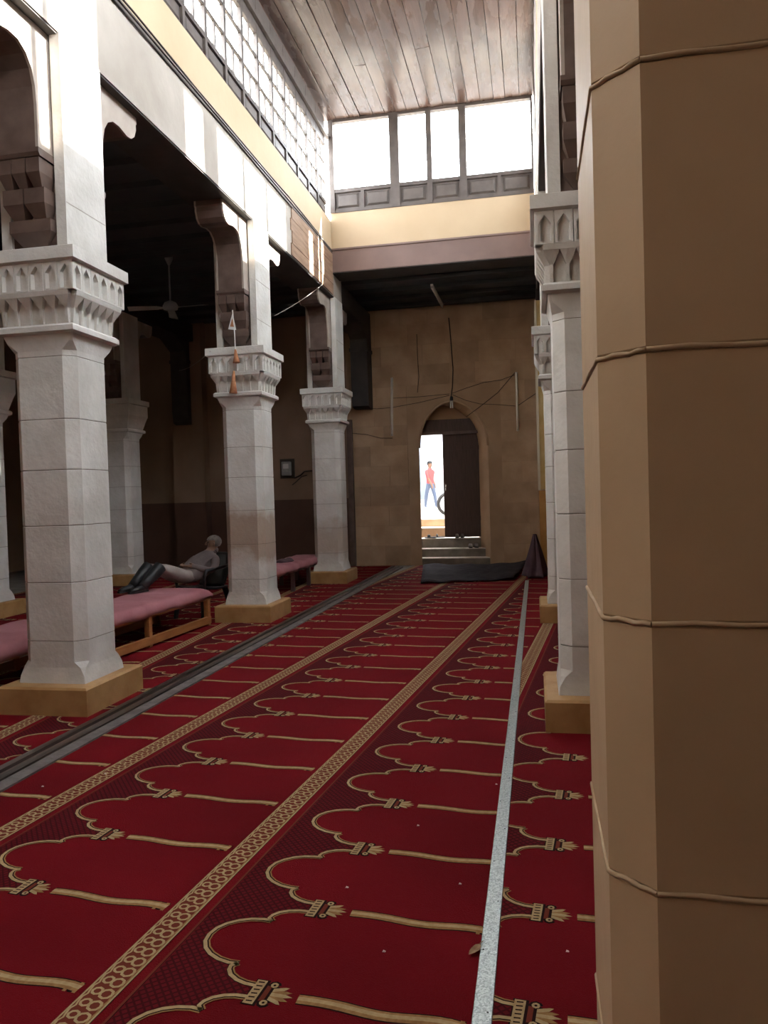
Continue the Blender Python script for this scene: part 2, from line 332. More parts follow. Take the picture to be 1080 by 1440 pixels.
for yf, z0, z1, xr in ((15.92, 0, 0.147, -0.91), (16.16, 0.147, 0.325, -1.0), (16.40, 0.325, 0.53, -1.12)):
    b = box('stone_step', (-2.44+1.65, xr+1.65, yf-16.2, 17.1-16.2, z0, z1-0.018), 'step', st)
    box('nosing', (-2.44+1.65, xr+1.65, yf-16.215, yf-16.2+0.25, z1-0.018, z1), 'nosing', b)
# outside: two more steps and the sunny street
st2 = thing('outer_stair', 'sunlit pale steps rising to the street outside the doorway', 'steps', (-2.2, 17.3, 0.5))
for yf, z0, z1 in ((17.2, -0.25, 0.22), (17.75, -0.25, 0.40)):
    b = box('stone_step', (-2.6, 2.4, yf-17.3, 18.4-17.3, z0, z1-0.02), 'stone', st2); box('nosing', (-2.6, 2.4, yf-17.32, yf-17.3+0.5, z1-0.02, z1), 'nosing', b)
struct(box('floor_street', (-16, 8, 18.3, 60, 0.4, 0.895), 'street'))
struct(box('floor_landing', (-5, 0.5, 16.5, 18.4, -0.2, 0.24), 'step'))
for nm, lb, b in (('added_side_building', 'added tall house shading the left of the street outside', (-12, -6.5, 17.2, 41.5)), ('added_side_building', 'added tall house shading the right of the street outside', (2.5, 8, 17.2, 41.5))):  # unseen side houses added to keep sky light off the street
    t = thing(nm, lb, 'building', (b[0], b[2], 0.895)); box('wall', (0, b[1]-b[0], 0, b[3]-b[2], 0, 10), 'facade', t)
    for i in range(5):
        xx = b[1]-b[0] if b[0] < -6 else 0.0
        s_ = box('window', (xx-0.04, xx+0.04, 2+4.5*i, 3.2+4.5*i, 3.2, 5.0), 'facade_grey', t); box('sill', (xx-0.1, xx+0.1, 1.9+4.5*i, 3.3+4.5*i, 3.1, 3.2), 'facade', s_)
aw = thing('added_street_shade', 'added unseen awning shading the street outside the doorway', 'awning', (-2, 18.6, 5.2))  # unseen awning added to dim the street outside
for i in range(9):
    bm = bmesh.new(); y0 = 0.0+2.3*i; loft(bm, [[(-4.55, y0+1.5*j/4, 0.25*(j-2)**2*0.1), (4.55, y0+1.5*j/4, 0.25*(j-2)**2*0.1), (4.55, y0+1.5*j/4, 0.02+0.25*(j-2)**2*0.1), (-4.55, y0+1.5*j/4, 0.02+0.25*(j-2)**2*0.1)] for j in range(5)]); obj('shade_strip', bm, 'facade', aw)
fc = thing('street_building', 'pale building across the sunny street seen through the doorway', 'building', (-4.5, 42, 0.895))
box('wall', (-10, 8, 0, 2, 0, 9), 'facade', fc)
for x0, x1, z1, m in ((-1.9, -1.2, 5.5, 'facade_grey'), (-0.9, -0.2, 6, 'facade'), (0.0, 0.55, 5.2, 'facade_red'), (0.9, 1.5, 5.5, 'facade_grey')):
    s = box('shutter', (x0, x1, -0.08, 0.0, 0.2, z1), m, fc)
    for j in range(5): box('rib', (x0+0.05, x1-0.05, -0.1, -0.08, 0.4+j*(z1-0.6)/5, 0.45+j*(z1-0.6)/5), m, s)

# ---- arcade walls carried by the columns
def arcade_wall(name, x0, x1, yend, label):
    bm = bmesh.new(); bx(bm, x0, x1, YR, yend, ZB, ZM); bx(bm, x0+0.004, x1-0.004, YR, yend, ZM, ZS, 1)
    o = struct(obj(name, bm, ['plaster', 'yellow']), label)
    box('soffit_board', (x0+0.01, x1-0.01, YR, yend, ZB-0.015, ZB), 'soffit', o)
    return o
wl = arcade_wall('wall_nave_left', LX0, LX1, 13.42, 'plastered wall over the left arcade, grey below and yellow above')
wr = arcade_wall('wall_nave_right', RX0, RX1, 13.42, 'plastered wall over the right arcade')
bm = bmesh.new()
for i, z in enumerate((5.655, 5.685)): bx(bm, LX1-0.004, LX1+0.012+0.008*i, YR, YB, z-0.009, z+0.009)
obj('moulding', bm, 'frame', wl)
cb = thing('wall_cable', 'pair of dark cables running along the left nave wall above the grey plaster', 'cable', (LX1+0.012, 3.0, 5.635))
for dz in (0.0, 0.082):
    bm = bmesh.new(); tube(bm, [(0.004*math.sin(i*1.7), -4+i*0.6, dz+0.008*math.sin(i*0.9+dz*40)) for i in range(23)], 0.009, 6); obj('cable', bm, 'cable', cb)
for i, (z0, z1) in enumerate(((4.94, 5.11), (5.115, 5.29), (5.295, 5.46), (5.465, 5.63))):
    box('plank', (LX1-0.002, LX1+0.014+0.003*(i % 2), 10.5+0.05*(i % 2), YB, z0, z1), 'wood_beam', wl)
# end wall of the nave
bm = bmesh.new(); bx(bm, LX1, RX0, YB, YB+0.5, 5.32, 5.70, 0); bx(bm, LX1, RX0, YB+0.02, YB+0.5, 5.70, 6.32, 1)
we = struct(obj('wall_nave_end', bm, ['mauve', 'yellow']), 'yellow band over a mauve-brown beam closing the nave')
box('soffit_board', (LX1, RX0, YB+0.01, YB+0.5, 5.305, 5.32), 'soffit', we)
box('fillet', (LX1, RX0, YB-0.02, YB+0.03, 5.685, 5.715), 'mauve', we)

# ---- clerestory windows, left side: one small wooden window after another
def clerestory_unit():
    U = 0.545; z0, z1 = 6.49, 7.42
    root = empty_struct('window_2', (LX1-0.05, YB-0.06-U, 0))
    bm = bmesh.new()
    bx(bm, -0.03, 0.02, -0.03, 0.03, ZS, ZC); bx(bm, -0.03, 0.015, 0.03, U-0.03, ZS, ZS+0.05); bx(bm, -0.03, 0.018, 0.03, U-0.03, 6.435, z0); bx(bm, -0.03, 0.015, 0.03, U-0.03, z1, ZC)
    bx(bm, -0.035, -0.012, 0.03, U-0.03, ZS+0.05, 6.435)
    for z in (6.80, 7.13): bx(bm, -0.02, 0.008, 0.03, U-0.03, z-0.016, z+0.016)
    for a, b in ((z0, 6.786), (7.144, z1)): bx(bm, -0.02, 0.008, U/2-0.016, U/2+0.016, a, b)
    obj('frame', bm, 'frame', root)
    bm = bmesh.new(); loft(bm, [[(-0.012, 0.06, ZS+0.07), (-0.012, U-0.06, ZS+0.07), (-0.012, U-0.06, 6.415), (-0.012, 0.06, 6.415)], [(0.008, 0.085, ZS+0.09), (0.008, U-0.085, ZS+0.09), (0.008, U-0.085, 6.395), (0.008, 0.085, 6.395)]]); obj('panel', bm, 'frame', root)
    for a, b, c, d in ((0.03, U/2-0.013, z0, 6.786), (U/2+0.013, U-0.03, z0, 6.786), (0.03, U-0.03, 6.814, 7.116), (0.03, U/2-0.013, 7.144, z1), (U/2+0.013, U-0.03, 7.144, z1)):
        box('pane', (-0.014, -0.010, a, b, c, d), 'glass', root)
    return root
u0 = clerestory_unit(); NW = 2; units = [u0]
for i in range(1, 27):
    c = copy_tree(u0); NW += 1; c.name = 'window_%d' % NW; c.location.y = YB-0.06-0.545*(i+1); units.append(c)
for c in units: c['label'] = 'small wooden clerestory window with five panes on the left nave wall'; c['group'] = 'clerestory windows of the left nave wall'
struct(box('trim_4', (LX1-0.03, LX1+0.02, YR, YB, 7.56, 7.62), 'frame'), 'thin pale rail under the ceiling on the left side')

# ---- clerestory windows, end wall: four wide windows over a row of panels
bm = bmesh.new(); X0, X1 = LX1, RX0
for a, b in ((X0, -3.19), (-2.225, -2.068), (-1.605, -1.518), (-1.066, -0.946), (0.10, X1)): bx(bm, a, b, YB, YB+0.12, 6.32, ZC)
for a, b in ((-3.19, -2.225), (-2.068, -1.605), (-1.518, -1.066), (-0.946, 0.10)):
    bx(bm, a, b, YB+0.01, YB+0.11, 6.655, 6.715); bx(bm, a, b, YB+0.01, YB+0.11, 6.32, 6.37); bx(bm, a, b, YB+0.01, YB+0.11, 7.84, ZC); bx(bm, a, b, YB+0.045, YB+0.075, 6.37, 6.655)
for x in (-2.71, -0.42): bx(bm, x-0.03, x+0.03, YB+0.01, YB+0.11, 6.37, 6.655)
NW += 1; wb = struct(obj('window_%d' % NW, bm, 'frame'), 'wooden window band of the nave end wall, two wide and two narrow windows')
for a, b in ((-3.19, -2.74), (-2.68, -2.225), (-2.068, -1.605), (-1.518, -1.066), (-0.946, -0.45), (-0.39, 0.10)):
    bm = bmesh.new(); loft(bm, [[(a+0.035, YB+0.046, 6.40), (b-0.035, YB+0.046, 6.40), (b-0.035, YB+0.046, 6.63), (a+0.035, YB+0.046, 6.63)], [(a+0.07, YB+0.02, 6.43), (b-0.07, YB+0.02, 6.43), (b-0.07, YB+0.02, 6.60), (a+0.07, YB+0.02, 6.60)]]); obj('panel', bm, 'frame', wb)
for a, b in ((-3.19, -2.225), (-2.068, -1.605), (-1.518, -1.066), (-0.946, 0.10)): box('pane', (a, b, YB+0.058, YB+0.062, 6.715, 7.84), 'glass', wb)

# ---- clerestory windows, right side: glazed lights, unseen shutters placed to shape the sun patches
segs = [(-2.2, -1.6, 1), (-1.6, -0.5, 1), (-0.5, 0.6, 1), (0.6, 1.7, 1), (1.7, 2.8, 1), (2.8, 3.9, 1), (3.9, 5.0, 1), (5.0, 5.8, 1), (5.8, 6.5, 1), (6.5, 7.25, 0), (7.25, 8.0, 0), (8.0, 8.5, 1), (8.5, 8.8, 0), (8.8, 9.6, 1), (9.6, 10.4, 2), (10.4, 11.2, 2), (11.2, 12.2, 0), (12.2, 12.5, 1), (12.5, 12.8, 0)]
for a, b, op in segs:
    NW += 1; root = empty_struct('window_%d' % NW, (RX0+0.05, a, 0), 'tall wooden clerestory window over the right arcade')
    bm = bmesh.new(); L_ = b-a; zg = 6.66 if op == 2 else 6.36  # higher sill on some panes keeps sun off the aisle columns
    bx(bm, -0.03, 0.06, -0.03, 0.03, ZS, ZC); bx(bm, -0.02, 0.05, 0.03, L_-0.03, ZS, zg); bx(bm, -0.02, 0.05, 0.03, L_-0.03, 7.80, ZC)
    obj('frame', bm, 'frame', root)
    if op: box('pane', (0.01, 0.014, 0.03, L_-0.03, zg, 7.80), 'glass', root)
    else: box('shutter', (0.0, 0.03, 0.03, L_-0.03, 6.25, 7.80), 'frame', root)  # unseen shutter added to block the sun

# ---- ceilings
cl = struct(box('ceiling', (-3.40, 0.26, YR, YB+0.13, ZC+0.03, ZC+0.2), 'brown'), 'varnished plank ceiling over the nave')
x = LX1-0.02
i = 0
while x < RX0:
    wd = random.uniform(0.16, 0.23); brk = random.uniform(2.0, 11.5); d = random.uniform(0.0, 0.010)
    for a, b in ((YR, brk-0.003), (brk+0.003, YB+0.02)):
        t_ = random.uniform(-0.006, 0.006); bm = bmesh.new(); xa, xb = x+0.003, min(x+wd, RX0+0.02)-0.003; loft(bm, [[(xa, y, ZC+0.03), (xb, y, ZC+0.03), (xb, y, ZC-0.012-d+t_), (xa, y, ZC-0.012-d-t_)] for y in (a, b)]); obj('plank', bm, 'ceil', cl, 0.004)
    x += wd; i += 1
def aisle_ceiling(name, x0, x1, y0, y1, along, label):
    bm = bmesh.new(); bx(bm, x0, x1, y0, y1, ZA, ZA+0.22)
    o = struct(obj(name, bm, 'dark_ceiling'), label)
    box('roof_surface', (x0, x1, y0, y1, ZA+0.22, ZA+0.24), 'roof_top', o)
    if along == 'x':
        y = y0+0.25
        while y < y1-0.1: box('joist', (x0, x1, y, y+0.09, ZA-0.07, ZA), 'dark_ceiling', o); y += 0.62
    else:
        x = x0+0.3
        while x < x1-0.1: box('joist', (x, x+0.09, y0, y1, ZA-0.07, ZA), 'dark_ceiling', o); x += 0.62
aisle_ceiling('ceiling_left', -11.6, LX0, YR, YW, 'x', 'dark ceiling of the left aisle')
aisle_ceiling('ceiling_right', RX1, 4.8, YR, YW, 'x', 'dark ceiling of the right aisle')
aisle_ceiling('ceiling_far', LX0, RX1, YB+0.5, YW, 'x', 'dark ceiling of the far aisle')
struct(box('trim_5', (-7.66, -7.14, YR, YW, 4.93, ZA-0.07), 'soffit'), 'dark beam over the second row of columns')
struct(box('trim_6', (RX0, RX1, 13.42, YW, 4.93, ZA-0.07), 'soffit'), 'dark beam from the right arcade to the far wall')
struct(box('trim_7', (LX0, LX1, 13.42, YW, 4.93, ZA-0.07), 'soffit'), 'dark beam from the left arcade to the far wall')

# ================================================================ columns
def octa(h, c, z): return [(-h+c, -h, z), (h-c, -h, z), (h, -h+c, z), (h, h-c, z), (h-c, h, z), (-h+c, h, z), (-h, h-c, z), (-h, -h+c, z)]
JOINTS = (0.52, 0.955, 1.375, 1.787, 2.16, 2.62)
def make_column(name, shaft_mat, joint_mat, joints=JOINTS, rich=True, upper=True, bead=False, ch=0.075):
    root = bpy.data.objects.new(name, None); COL.objects.link(root)
    bm = bmesh.new(); loft(bm, [[(s*0.36, t*0.40, 0) for s, t in ((-1,-1),(1,-1),(1,1),(-1,1))], [(s*0.36, t*0.40, 0.195) for s, t in ((-1,-1),(1,-1),(1,1),(-1,1))], [(s*0.345, t*0.385, 0.21) for s, t in ((-1,-1),(1,-1),(1,1),(-1,1))]])
    obj('plinth', bm, 'plinth', root)
    bm = bmesh.new(); loft(bm, [octa(0.2495, ch, 0.2), octa(0.2495, ch, 2.80)]); obj('shaft_core', bm, joint_mat, root)
    zs = (0.205,) + tuple(joints) + (2.79,); g = 0.0022
    for i, (a, b) in enumerate(zip(zs, zs[1:])):
        a2, b2 = a+(g if i else 0), b-(g if i < len(zs)-2 else 0)
        if i == 0: rings = [octa(0.272, 0.004, a2), octa(0.264, 0.004, a2+0.06), octa(0.2555, 0.03, a2+0.12), octa(0.255, ch, a2+0.16), octa(0.255, ch, b2)]
        elif i == len(zs)-2: rings = [octa(0.255, ch, a2), octa(0.256, ch, a2+0.04), octa(0.268, 0.02, a2+0.10), octa(0.285, 0.004, b2)]
        else: rings = [octa(0.2525, ch, a2), octa(0.255, ch, a2+0.004), octa(0.255, ch, b2-0.004), octa(0.2525, ch, b2)]
        bm = bmesh.new(); loft(bm, rings); obj('stone_course', bm, shaft_mat, root)
    if bead:
        for z in joints:
            bm = bmesh.new(); P = [Vector(p) for p in octa(0.2545, ch, 0)]; Q = []
            for i in range(8):
                a, b = P[i], P[(i+1) % 8]
                for j in range(6): q = a.lerp(b, j/6); Q.append((q.x, q.y, z+0.0022*math.sin(i*2.3+j*1.9)))
            tube(bm, Q+[Q[0]], 0.0045, 6); obj('mortar_bead', bm, joint_mat, root)
    sq = lambda h, z: [(-h, -h, z), (h, -h, z), (h, h, z), (-h, h, z)]
    bm = bmesh.new()
    loft(bm, [sq(0.29, 2.775), sq(0.315, 2.79), sq(0.315, 2.825), sq(0.295, 2.842)])
    loft(bm, [sq(0.265, 2.84), sq(0.272, 2.98), sq(0.315, 3.08), sq(0.325, 3.28)])
    loft(bm, [sq(0.355, 3.272), sq(0.378, 3.285), sq(0.378, 3.37), sq(0.37, 3.375)])
    cap = obj('capital', bm, shaft_mat, root)
    if rich:
        n = 6
        # upper niche: pointed recess in a proud plate; pendant below; lower rib
        wd = 0.70/n
        bm = bmesh.new(); h = wd/2-0.002; zi0, zi1 = 3.07, 3.272; yo, yi = -0.352, -0.318
        out = [(-h, zi0), (h, zi0), (h, zi1), (0, zi1), (-h, zi1)]; q = h-0.016
        inn = [(-q, zi0+0.012), (q, zi0+0.012), (q, zi0+0.125), (0, zi1-0.022), (-q, zi0+0.125)]
        ro = [bm.verts.new((x, yo, z)) for x, z in out]; ri = [bm.verts.new((x, yo, z)) for x, z in inn]; rb = [bm.verts.new((x*0.8, yi, z)) for x, z in inn]; rw = [bm.verts.new((x, yi, z)) for x, z in out]
        for i in range(5):
            j = (i+1) % 5
            bm.faces.new((ro[i], ro[j], ri[j], ri[i])); bm.faces.new((ri[i], ri[j], rb[j], rb[i])); bm.faces.new((rw[i], rw[j], ro[j], ro[i]))
        bm.faces.new(rb)
        niche = obj('niche', bm, shaft_mat, cap)
        bm = bmesh.new()
        loft(bm, [[(-h, -0.352, 3.068), (h, -0.352, 3.068), (h, -0.28, 3.068), (-h, -0.28, 3.068)], [(-h, -0.345, 3.035), (h, -0.345, 3.035), (h, -0.28, 3.035), (-h, -0.28, 3.035)], [(-0.012, -0.298, 2.955), (0.012, -0.298, 2.955), (0.012, -0.262, 2.955), (-0.012, -0.262, 2.955)], [(-0.012, -0.286, 2.845), (0.012, -0.286, 2.845), (0.012, -0.26, 2.845), (-0.012, -0.26, 2.845)]])
        pend = obj('pendant', bm, shaft_mat, cap)
        first = True
        for side in range(4):
            for k in range(n):
                x = -0.35+wd*(k+0.5)
                mtx = Matrix.Rotation(side*math.pi/2, 4, 'Z') @ Matrix.Translation((x, 0, 0))
                mtp = Matrix.Rotation(side*math.pi/2, 4, 'Z') @ Matrix.Translation((x, 0, 0)) @ Matrix.Diagonal((1, 1, 1, 1))
                a, b = (niche, pend) if first else (niche.copy(), pend.copy())
                if not first: COL.objects.link(a); COL.objects.link(b)
                first = False
                xs = x*0.87
                a.matrix_local = mtx; b.matrix_local = Matrix.Rotation(side*math.pi/2, 4, 'Z') @ Matrix.Translation((xs, 0, 0)) @ Matrix.Diagonal((0.9, 1, 1, 1))
    else:
        bm = bmesh.new(); loft(bm, [sq(0.28, 2.84), sq(0.33, 3.02), sq(0.352, 3.08), sq(0.352, 3.272)]); obj('capital_bell', bm, shaft_mat, cap)
    if upper:
        # two white boards facing nave and aisle, a brown timber core between them
        for s in (-1, 1):
            bm = bmesh.new(); bx(bm, min(s*0.185, s*0.265), max(s*0.185, s*0.265), -0.265, 0.265, 3.372, ZB); obj('post_board', bm, shaft_mat, root)
        if rich:
            for z in (3.72, 4.2):
                for s in (-1, 1): box('board_joint', (s*0.2655-0.0012, s*0.2655+0.0012, -0.255, 0.255, z-0.003, z+0.003), 'plaster', root)
        bm = bmesh.new(); bx(bm, -0.185, 0.185, -0.235, 0.235, 3.372, ZB); core = obj('post_core', bm, 'brown', root)
        prof = [(0.2, ZB-0.005), (1.0, ZB-0.005), (1.0, 4.86), (0.985, 4.845), (0.985, 4.80), (0.955, 4.73), (0.90, 4.69), (0.83, 4.68), (0.70, 4.705), (0.60, 4.70), (0.52, 4.655), (0.465, 4.58), (0.435, 4.47), (0.425, 4.35), (0.425, 4.04), (0.2, 4.04)]
        for sy in (1, -1):
            bm = bmesh.new(); prism(bm, [(sy*a, b) for a, b in prof], 'x', -0.150, 0.150); br = obj('bracket', bm, 'brown', root)  # darker bracket front: shade partly put into the brown
            for s in (-1, 1):
                bm = bmesh.new(); prism(bm, [(sy*a, b) for a, b in prof], 'x', s*0.150, s*0.172); obj('bracket_cheek', bm, 'bracket', br)
            bm = bmesh.new(); prism(bm, [(sy*0.435, 4.05), (sy*0.435, 4.02), (sy*0.42, 3.995), (sy*0.2, 3.995), (sy*0.2, 4.05)], 'x', -0.178, 0.178); obj('bracket_ring', bm, 'brown', br)
            for i, (z0, z1, d0, d1, n) in enumerate(((3.80, 3.995, 0.36, 0.415, 3), (3.60, 3.80, 0.305, 0.37, 2), (3.42, 3.60, 0.25, 0.31, 1))):
                wd2 = 0.34/n
                for k in range(n):
                    xa = -0.17+wd2*k+0.004; xb = xa+wd2-0.008; xm = (xa+xb)/2
                    bm = bmesh.new(); loft(bm, [[(xm-wd2*0.28, sy*0.2, z0), (xm+wd2*0.28, sy*0.2, z0), (xm+wd2*0.28, sy*d0, z0), (xm-wd2*0.28, sy*d0, z0)], [(xa, sy*0.2, z0+0.09), (xb, sy*0.2, z0+0.09), (xb, sy*d1, z0+0.09), (xa, sy*d1, z0+0.09)], [(xa, sy*0.2, z1-0.003), (xb, sy*0.2, z1-0.003), (xb, sy*d1, z1-0.003), (xa, sy*d1, z1-0.003)]]); obj('stalactite', bm, 'brown', br)
    return root
def swap(root, old, new):
    for ch in root.children_recursive:
        for s in ch.material_slots:
            if s.material == M[old]: s.link = 'OBJECT'; s.material = M[new]
c1 = make_column('column', 'white', 'mortar'); c1.location = (-3.53, 5.34, 0)
tag(c1, 'clean white column with niche capital beside the long pink bench', 'column')
def dupcol(loc, label, m=None, group=None):
    c = copy_tree(c1); c.location = loc; tag(c, label, 'column', group)
    if m: bpy.context.view_layer.update(); swap(c, 'white', m)
    return c
c2 = dupcol((-3.53, 9.25, 0), 'white column with a brown damp stain, behind the reclining man', 'white_damp')
c3 = dupcol((-3.53, 13.15, 0), 'white column with flaking foot near the meter wall, last of the left arcade', 'white_damp2')
c0 = dupcol((-3.53, 1.44, 0), 'white column with niche capital, before the long bench', None)
r1 = dupcol((0.40, 5.30, 0), 'bluish white column on a tall ochre plinth beside the metal floor strip', None)
r2 = dupcol((0.40, 9.28, 0), 'white column of the right arcade nearest the ochre screen', None)
near = make_column('column', 'beige', 'mortar_b', joints=(0.50, 0.915, 1.335, 1.755, 2.19, 2.60), bead=True, ch=0.066); near.location = (0.362, 1.485, 0); tag(near, 'massive beige stone column with chamfered corners and thick mortar joints', 'column')
a1 = make_column('column', 'white', 'mortar', rich=False); a1.location = (-7.42, 13.0, 0); tag(a1, 'plain white aisle column in the dark beside the barred window', 'column')
a2 = copy_tree(a1); a2.location = (-7.42, 9.25, 0); tag(a2, 'plain white aisle column on an ochre plinth, behind the first arcade column', 'column')
a3 = copy_tree(a1); a3.location = (-7.42, 5.34, 0); tag(a3, 'plain white aisle column in the left aisle, level with the bench end', 'column')

# ================================================================ carpets
def carpet(label, org, slope, uoff, v0, v1, period, phase, clips, W=1.21, group='prayer carpet runners'):
    """one long runner: u across (border at u=0), v along; org = a point of the u=0 line at v=0"""
    th = math.atan(slope); U = Vector((math.cos(th), -math.sin(th), 0)); V = Vector((math.sin(th), math.cos(th), 0)); O = Vector((org[0], org[1], 0)) + U*uoff
    bm = bmesh.new(); names = ['red', 'dark', 'gold', 'cream', 'blackwool', 'redline']
    Zl = {0: 0.006, 1: 0.0066, 4: 0.0072, 2: 0.0078, 3: 0.0084, 5: 0.0078}
    def face(pts, mi, z=None):
        z = Zl[mi] if z is None else z
        vs_ = [bm.verts.new((p[0], p[1], z)) for p in pts]
        a = sum(pts[i][0]*pts[(i+1) % len(pts)][1]-pts[(i+1) % len(pts)][0]*pts[i][1] for i in range(len(pts)))
        f = bm.faces.new(vs_ if a > 0 else list(reversed(vs_))); f.material_index = mi
    def rect(a, b, c, d, mi, z=None): face([(a, c), (b, c), (b, d), (a, d)], mi, z)
    def ribbon(pts, wd, mi, off=0.0, z=None):
        L_ = []
        for i, p in enumerate(pts):
            a = pts[max(i-1, 0)]; b = pts[min(i+1, len(pts)-1)]; dx, dy = b[0]-a[0], b[1]-a[1]; l = math.hypot(dx, dy) or 1
            nx, ny = -dy/l, dx/l; L_.append(((p[0]+nx*(off-wd/2), p[1]+ny*(off-wd/2)), (p[0]+nx*(off+wd/2), p[1]+ny*(off+wd/2))))
        for (a, b), (c, d) in zip(L_, L_[1:]): face([a, c, d, b], mi, z)
    bx(bm, 0, W, v0, v1, 0.0005, 0.006, 0)
    # border chain
    rect(-0.058, 0.058, v0, v1, 4); rect(-0.05, 0.05, v0, v1, 5, 0.0075)
    for s in (-0.053, 0.053): rect(s-0.0035, s+0.0035, v0, v1, 3)
    rect(0.092, 0.101, v0, v1, 5); rect(0.101, 0.104, v0, v1, 4)
    cell = 0.0562; k = 0; v = v0
    def ring(cu, cv, a, b, wd, mi, t0=0.0, t1=2*math.pi, n=10):
        ribbon([(cu+a*math.cos(t0+(t1-t0)*i/n), cv+b*math.sin(t0+(t1-t0)*i/n)) for i in range(n+1)], wd, mi)
    while v < v1-cell:
        c = v+cell/2
        if v > 9.5:
            ring(0.0, c, 0.034, 0.02, 0.016, 3, n=6)
        else:
            ring(0.020, c, 0.021, 0.021, 0.0095, 3, n=8); ring(-0.018, c+cell*0.12, 0.017, 0.016, 0.009, 3, n=8)
            ribbon([(-0.047, c-cell/2), (-0.040, c-cell*0.2), (-0.044, c+cell*0.1), (-0.047, c+cell/2)], 0.007, 3)
            ribbon([(0.047, c-cell/2), (0.043, c), (0.047, c+cell/2)], 0.006, 2)
        v += cell
    # mats
    kk = math.floor((v0-phase)/period)
    half = [(0.455, 0.030), (0.42, 0.032), (0.385, 0.042), (0.355, 0.060), (0.338, 0.082), (0.334, 0.100), (0.350, 0.119)]
    big = [(0.350, 0.119), (0.315, 0.117), (0.272, 0.126), (0.232, 0.145), (0.20, 0.172), (0.178, 0.207)]
    while phase+kk*period < v1:
        b0 = phase+kk*period; sc = period/0.493
        m1 = [(u, vv*sc) for u, vv in half]; m2 = [(u, vv*sc) for u, vv in big]; mid = period/2
        lobe = m2 + [(0.171, mid)] + [(u, period-vv) for u, vv in reversed(m2)]
        m3 = [(u, period-vv) for u, vv in reversed(m1)]
        if b0 >= v0 and b0+period <= v1:
            whole = m1 + lobe[1:] + m3[1:]
            # maroon lattice between the border and the arch
            pts = whole
            for p, q in zip(pts, pts[1:]):
                if q[1] > p[1]: face([(0.106, b0+p[1]), (p[0], b0+p[1]), (q[0], b0+q[1]), (0.106, b0+q[1])], 1)
            rect(0.106, 0.455, b0-0.031*sc, b0+0.031*sc, 1)
            for seg in (m1, lobe, m3):
                S = [(u, b0+vv) for u, vv in seg]
                ribbon(S, 0.024, 4); ribbon(S, 0.0135, 3, 0.003); ribbon(S, 0.005, 2, -0.0115, 0.0085)
        # capital
        if v0+0.1 <= b0 <= v1-0.1:
            rect(0.448, 0.496, b0-0.062, b0+0.062, 4); rect(0.453, 0.487, b0-0.057, b0+0.057, 3)
            for j in range(6):
                ribbon([(0.460, b0-0.045+0.018*j), (0.480, b0-0.043+0.018*j)], 0.006, 4, 0, 0.0088)
            rect(0.496, 0.512, b0-0.036, b0+0.036, 5); rect(0.512, 0.530, b0-0.030, b0+0.030, 4)
            for s in (-1, 1):
                ring(0.517, b0+s*0.042, 0.011, 0.011, 0.022, 4, n=8); ring(0.517, b0+s*0.042, 0.009, 0.009, 0.008, 3, n=8)
            for j, (dv, ln) in enumerate(((-0.032, 0.045), (-0.016, 0.062), (0.0, 0.07), (0.016, 0.062), (0.032, 0.045))):
                face([(0.522, b0+dv*0.6-0.008), (0.522, b0+dv*0.6+0.008), (0.535+ln*0.5, b0+dv+0.008), (0.525+ln, b0+dv*1.25), (0.535+ln*0.5, b0+dv-0.008)], 3 if j % 2 == 0 else 2)
            # the mat divider, a shaded tan bar
            B = [(0.612+(W-0.082-0.612)*i/14, b0+0.012*math.sin(i*0.62+0.4)*(0.3+i/20)) for i in range(15)]
            ribbon(B, 0.050, 4, 0, 0.0070); ribbon(B, 0.040, 2, 0, 0.0074); ribbon(B, 0.017, 3, 0.002, 0.0079)
            e = W-0.082; vb = B[-1][1]
            for j in range(3): rect(e-0.05+0.018*j, e-0.037+0.018*j, vb-0.026, vb+0.026, 2 if j != 1 else 4)
        kk += 1
    for co, no in clips:
        # clip planes given in place coordinates
        c_ = Vector((co[0], co[1], 0))-O; n_ = Vector((no[0], no[1], 0))
        lc = Vector((c_.dot(U), c_.dot(V), 0)); ln = Vector((n_.dot(U), n_.dot(V), 0))
        bmesh.ops.bisect_plane(bm, geom=bm.verts[:]+bm.edges[:]+bm.faces[:], plane_co=lc, plane_no=ln, clear_outer=True)
    if not bm.faces: bm.free(); return
    o = obj('prayer_carpet', bm, names, fix=False)
    o.matrix_world = Matrix(((U.x, V.x, 0, O.x), (U.y, V.y, 0, O.y), (0, 0, 1, 0), (0, 0, 0, 1)))
    return tag(o, label, 'carpet', group)
OA = (-1.379, 2.046)
gut = lambda y: -2.835+(y-3.586)*0.0150      # right edge of the floor channel
gn = Vector((1, -0.0150)).normalized()
CG_R = ((gut(5), 5), (-gn.x, -gn.y))          # keep right of the channel
CG_L = ((gut(5)-0.24, 5), (gn.x, gn.y))       # keep left of it
CS_L = ((-0.185, 6.0), (1, -0.004)); CS_R = ((-0.185, 6.0), (-1, 0.004))
CW = ((0, 15.84), (0, 1)); CN = ((0, -5.9), (0, -1))
S = 0.103
carpet('red prayer carpet runner between the metal strip and the widest chain border', OA, S, 0.0, -2.4, 13.6, 0.4945, 0.228, [CS_L, CW])
carpet('red prayer carpet runner in the middle of the nave, between two chain borders', OA, S, -1.21, -3.0, 13.6, 0.4900, 0.592, [CG_R, CW])
carpet('red prayer carpet runner along the right side of the dark floor channel', OA, S, -2.42, -3.0, 13.8, 0.4900, 0.40, [CG_R, CW])
carpet('red prayer carpet runner right of the metal strip, under the white column plinths', OA, S, 0.80, -2.4, 13.6, 0.5555, 0.335, [CS_R, ((1.4, 0), (1, 0)), CW])
carpet('red prayer carpet sliver between the metal strip and the ochre plinth', OA, S, -0.41, 2.0, 13.6, 0.5555, 0.60, [CS_R, CW])
SL = -0.045; OL = (-3.55, 5.0)
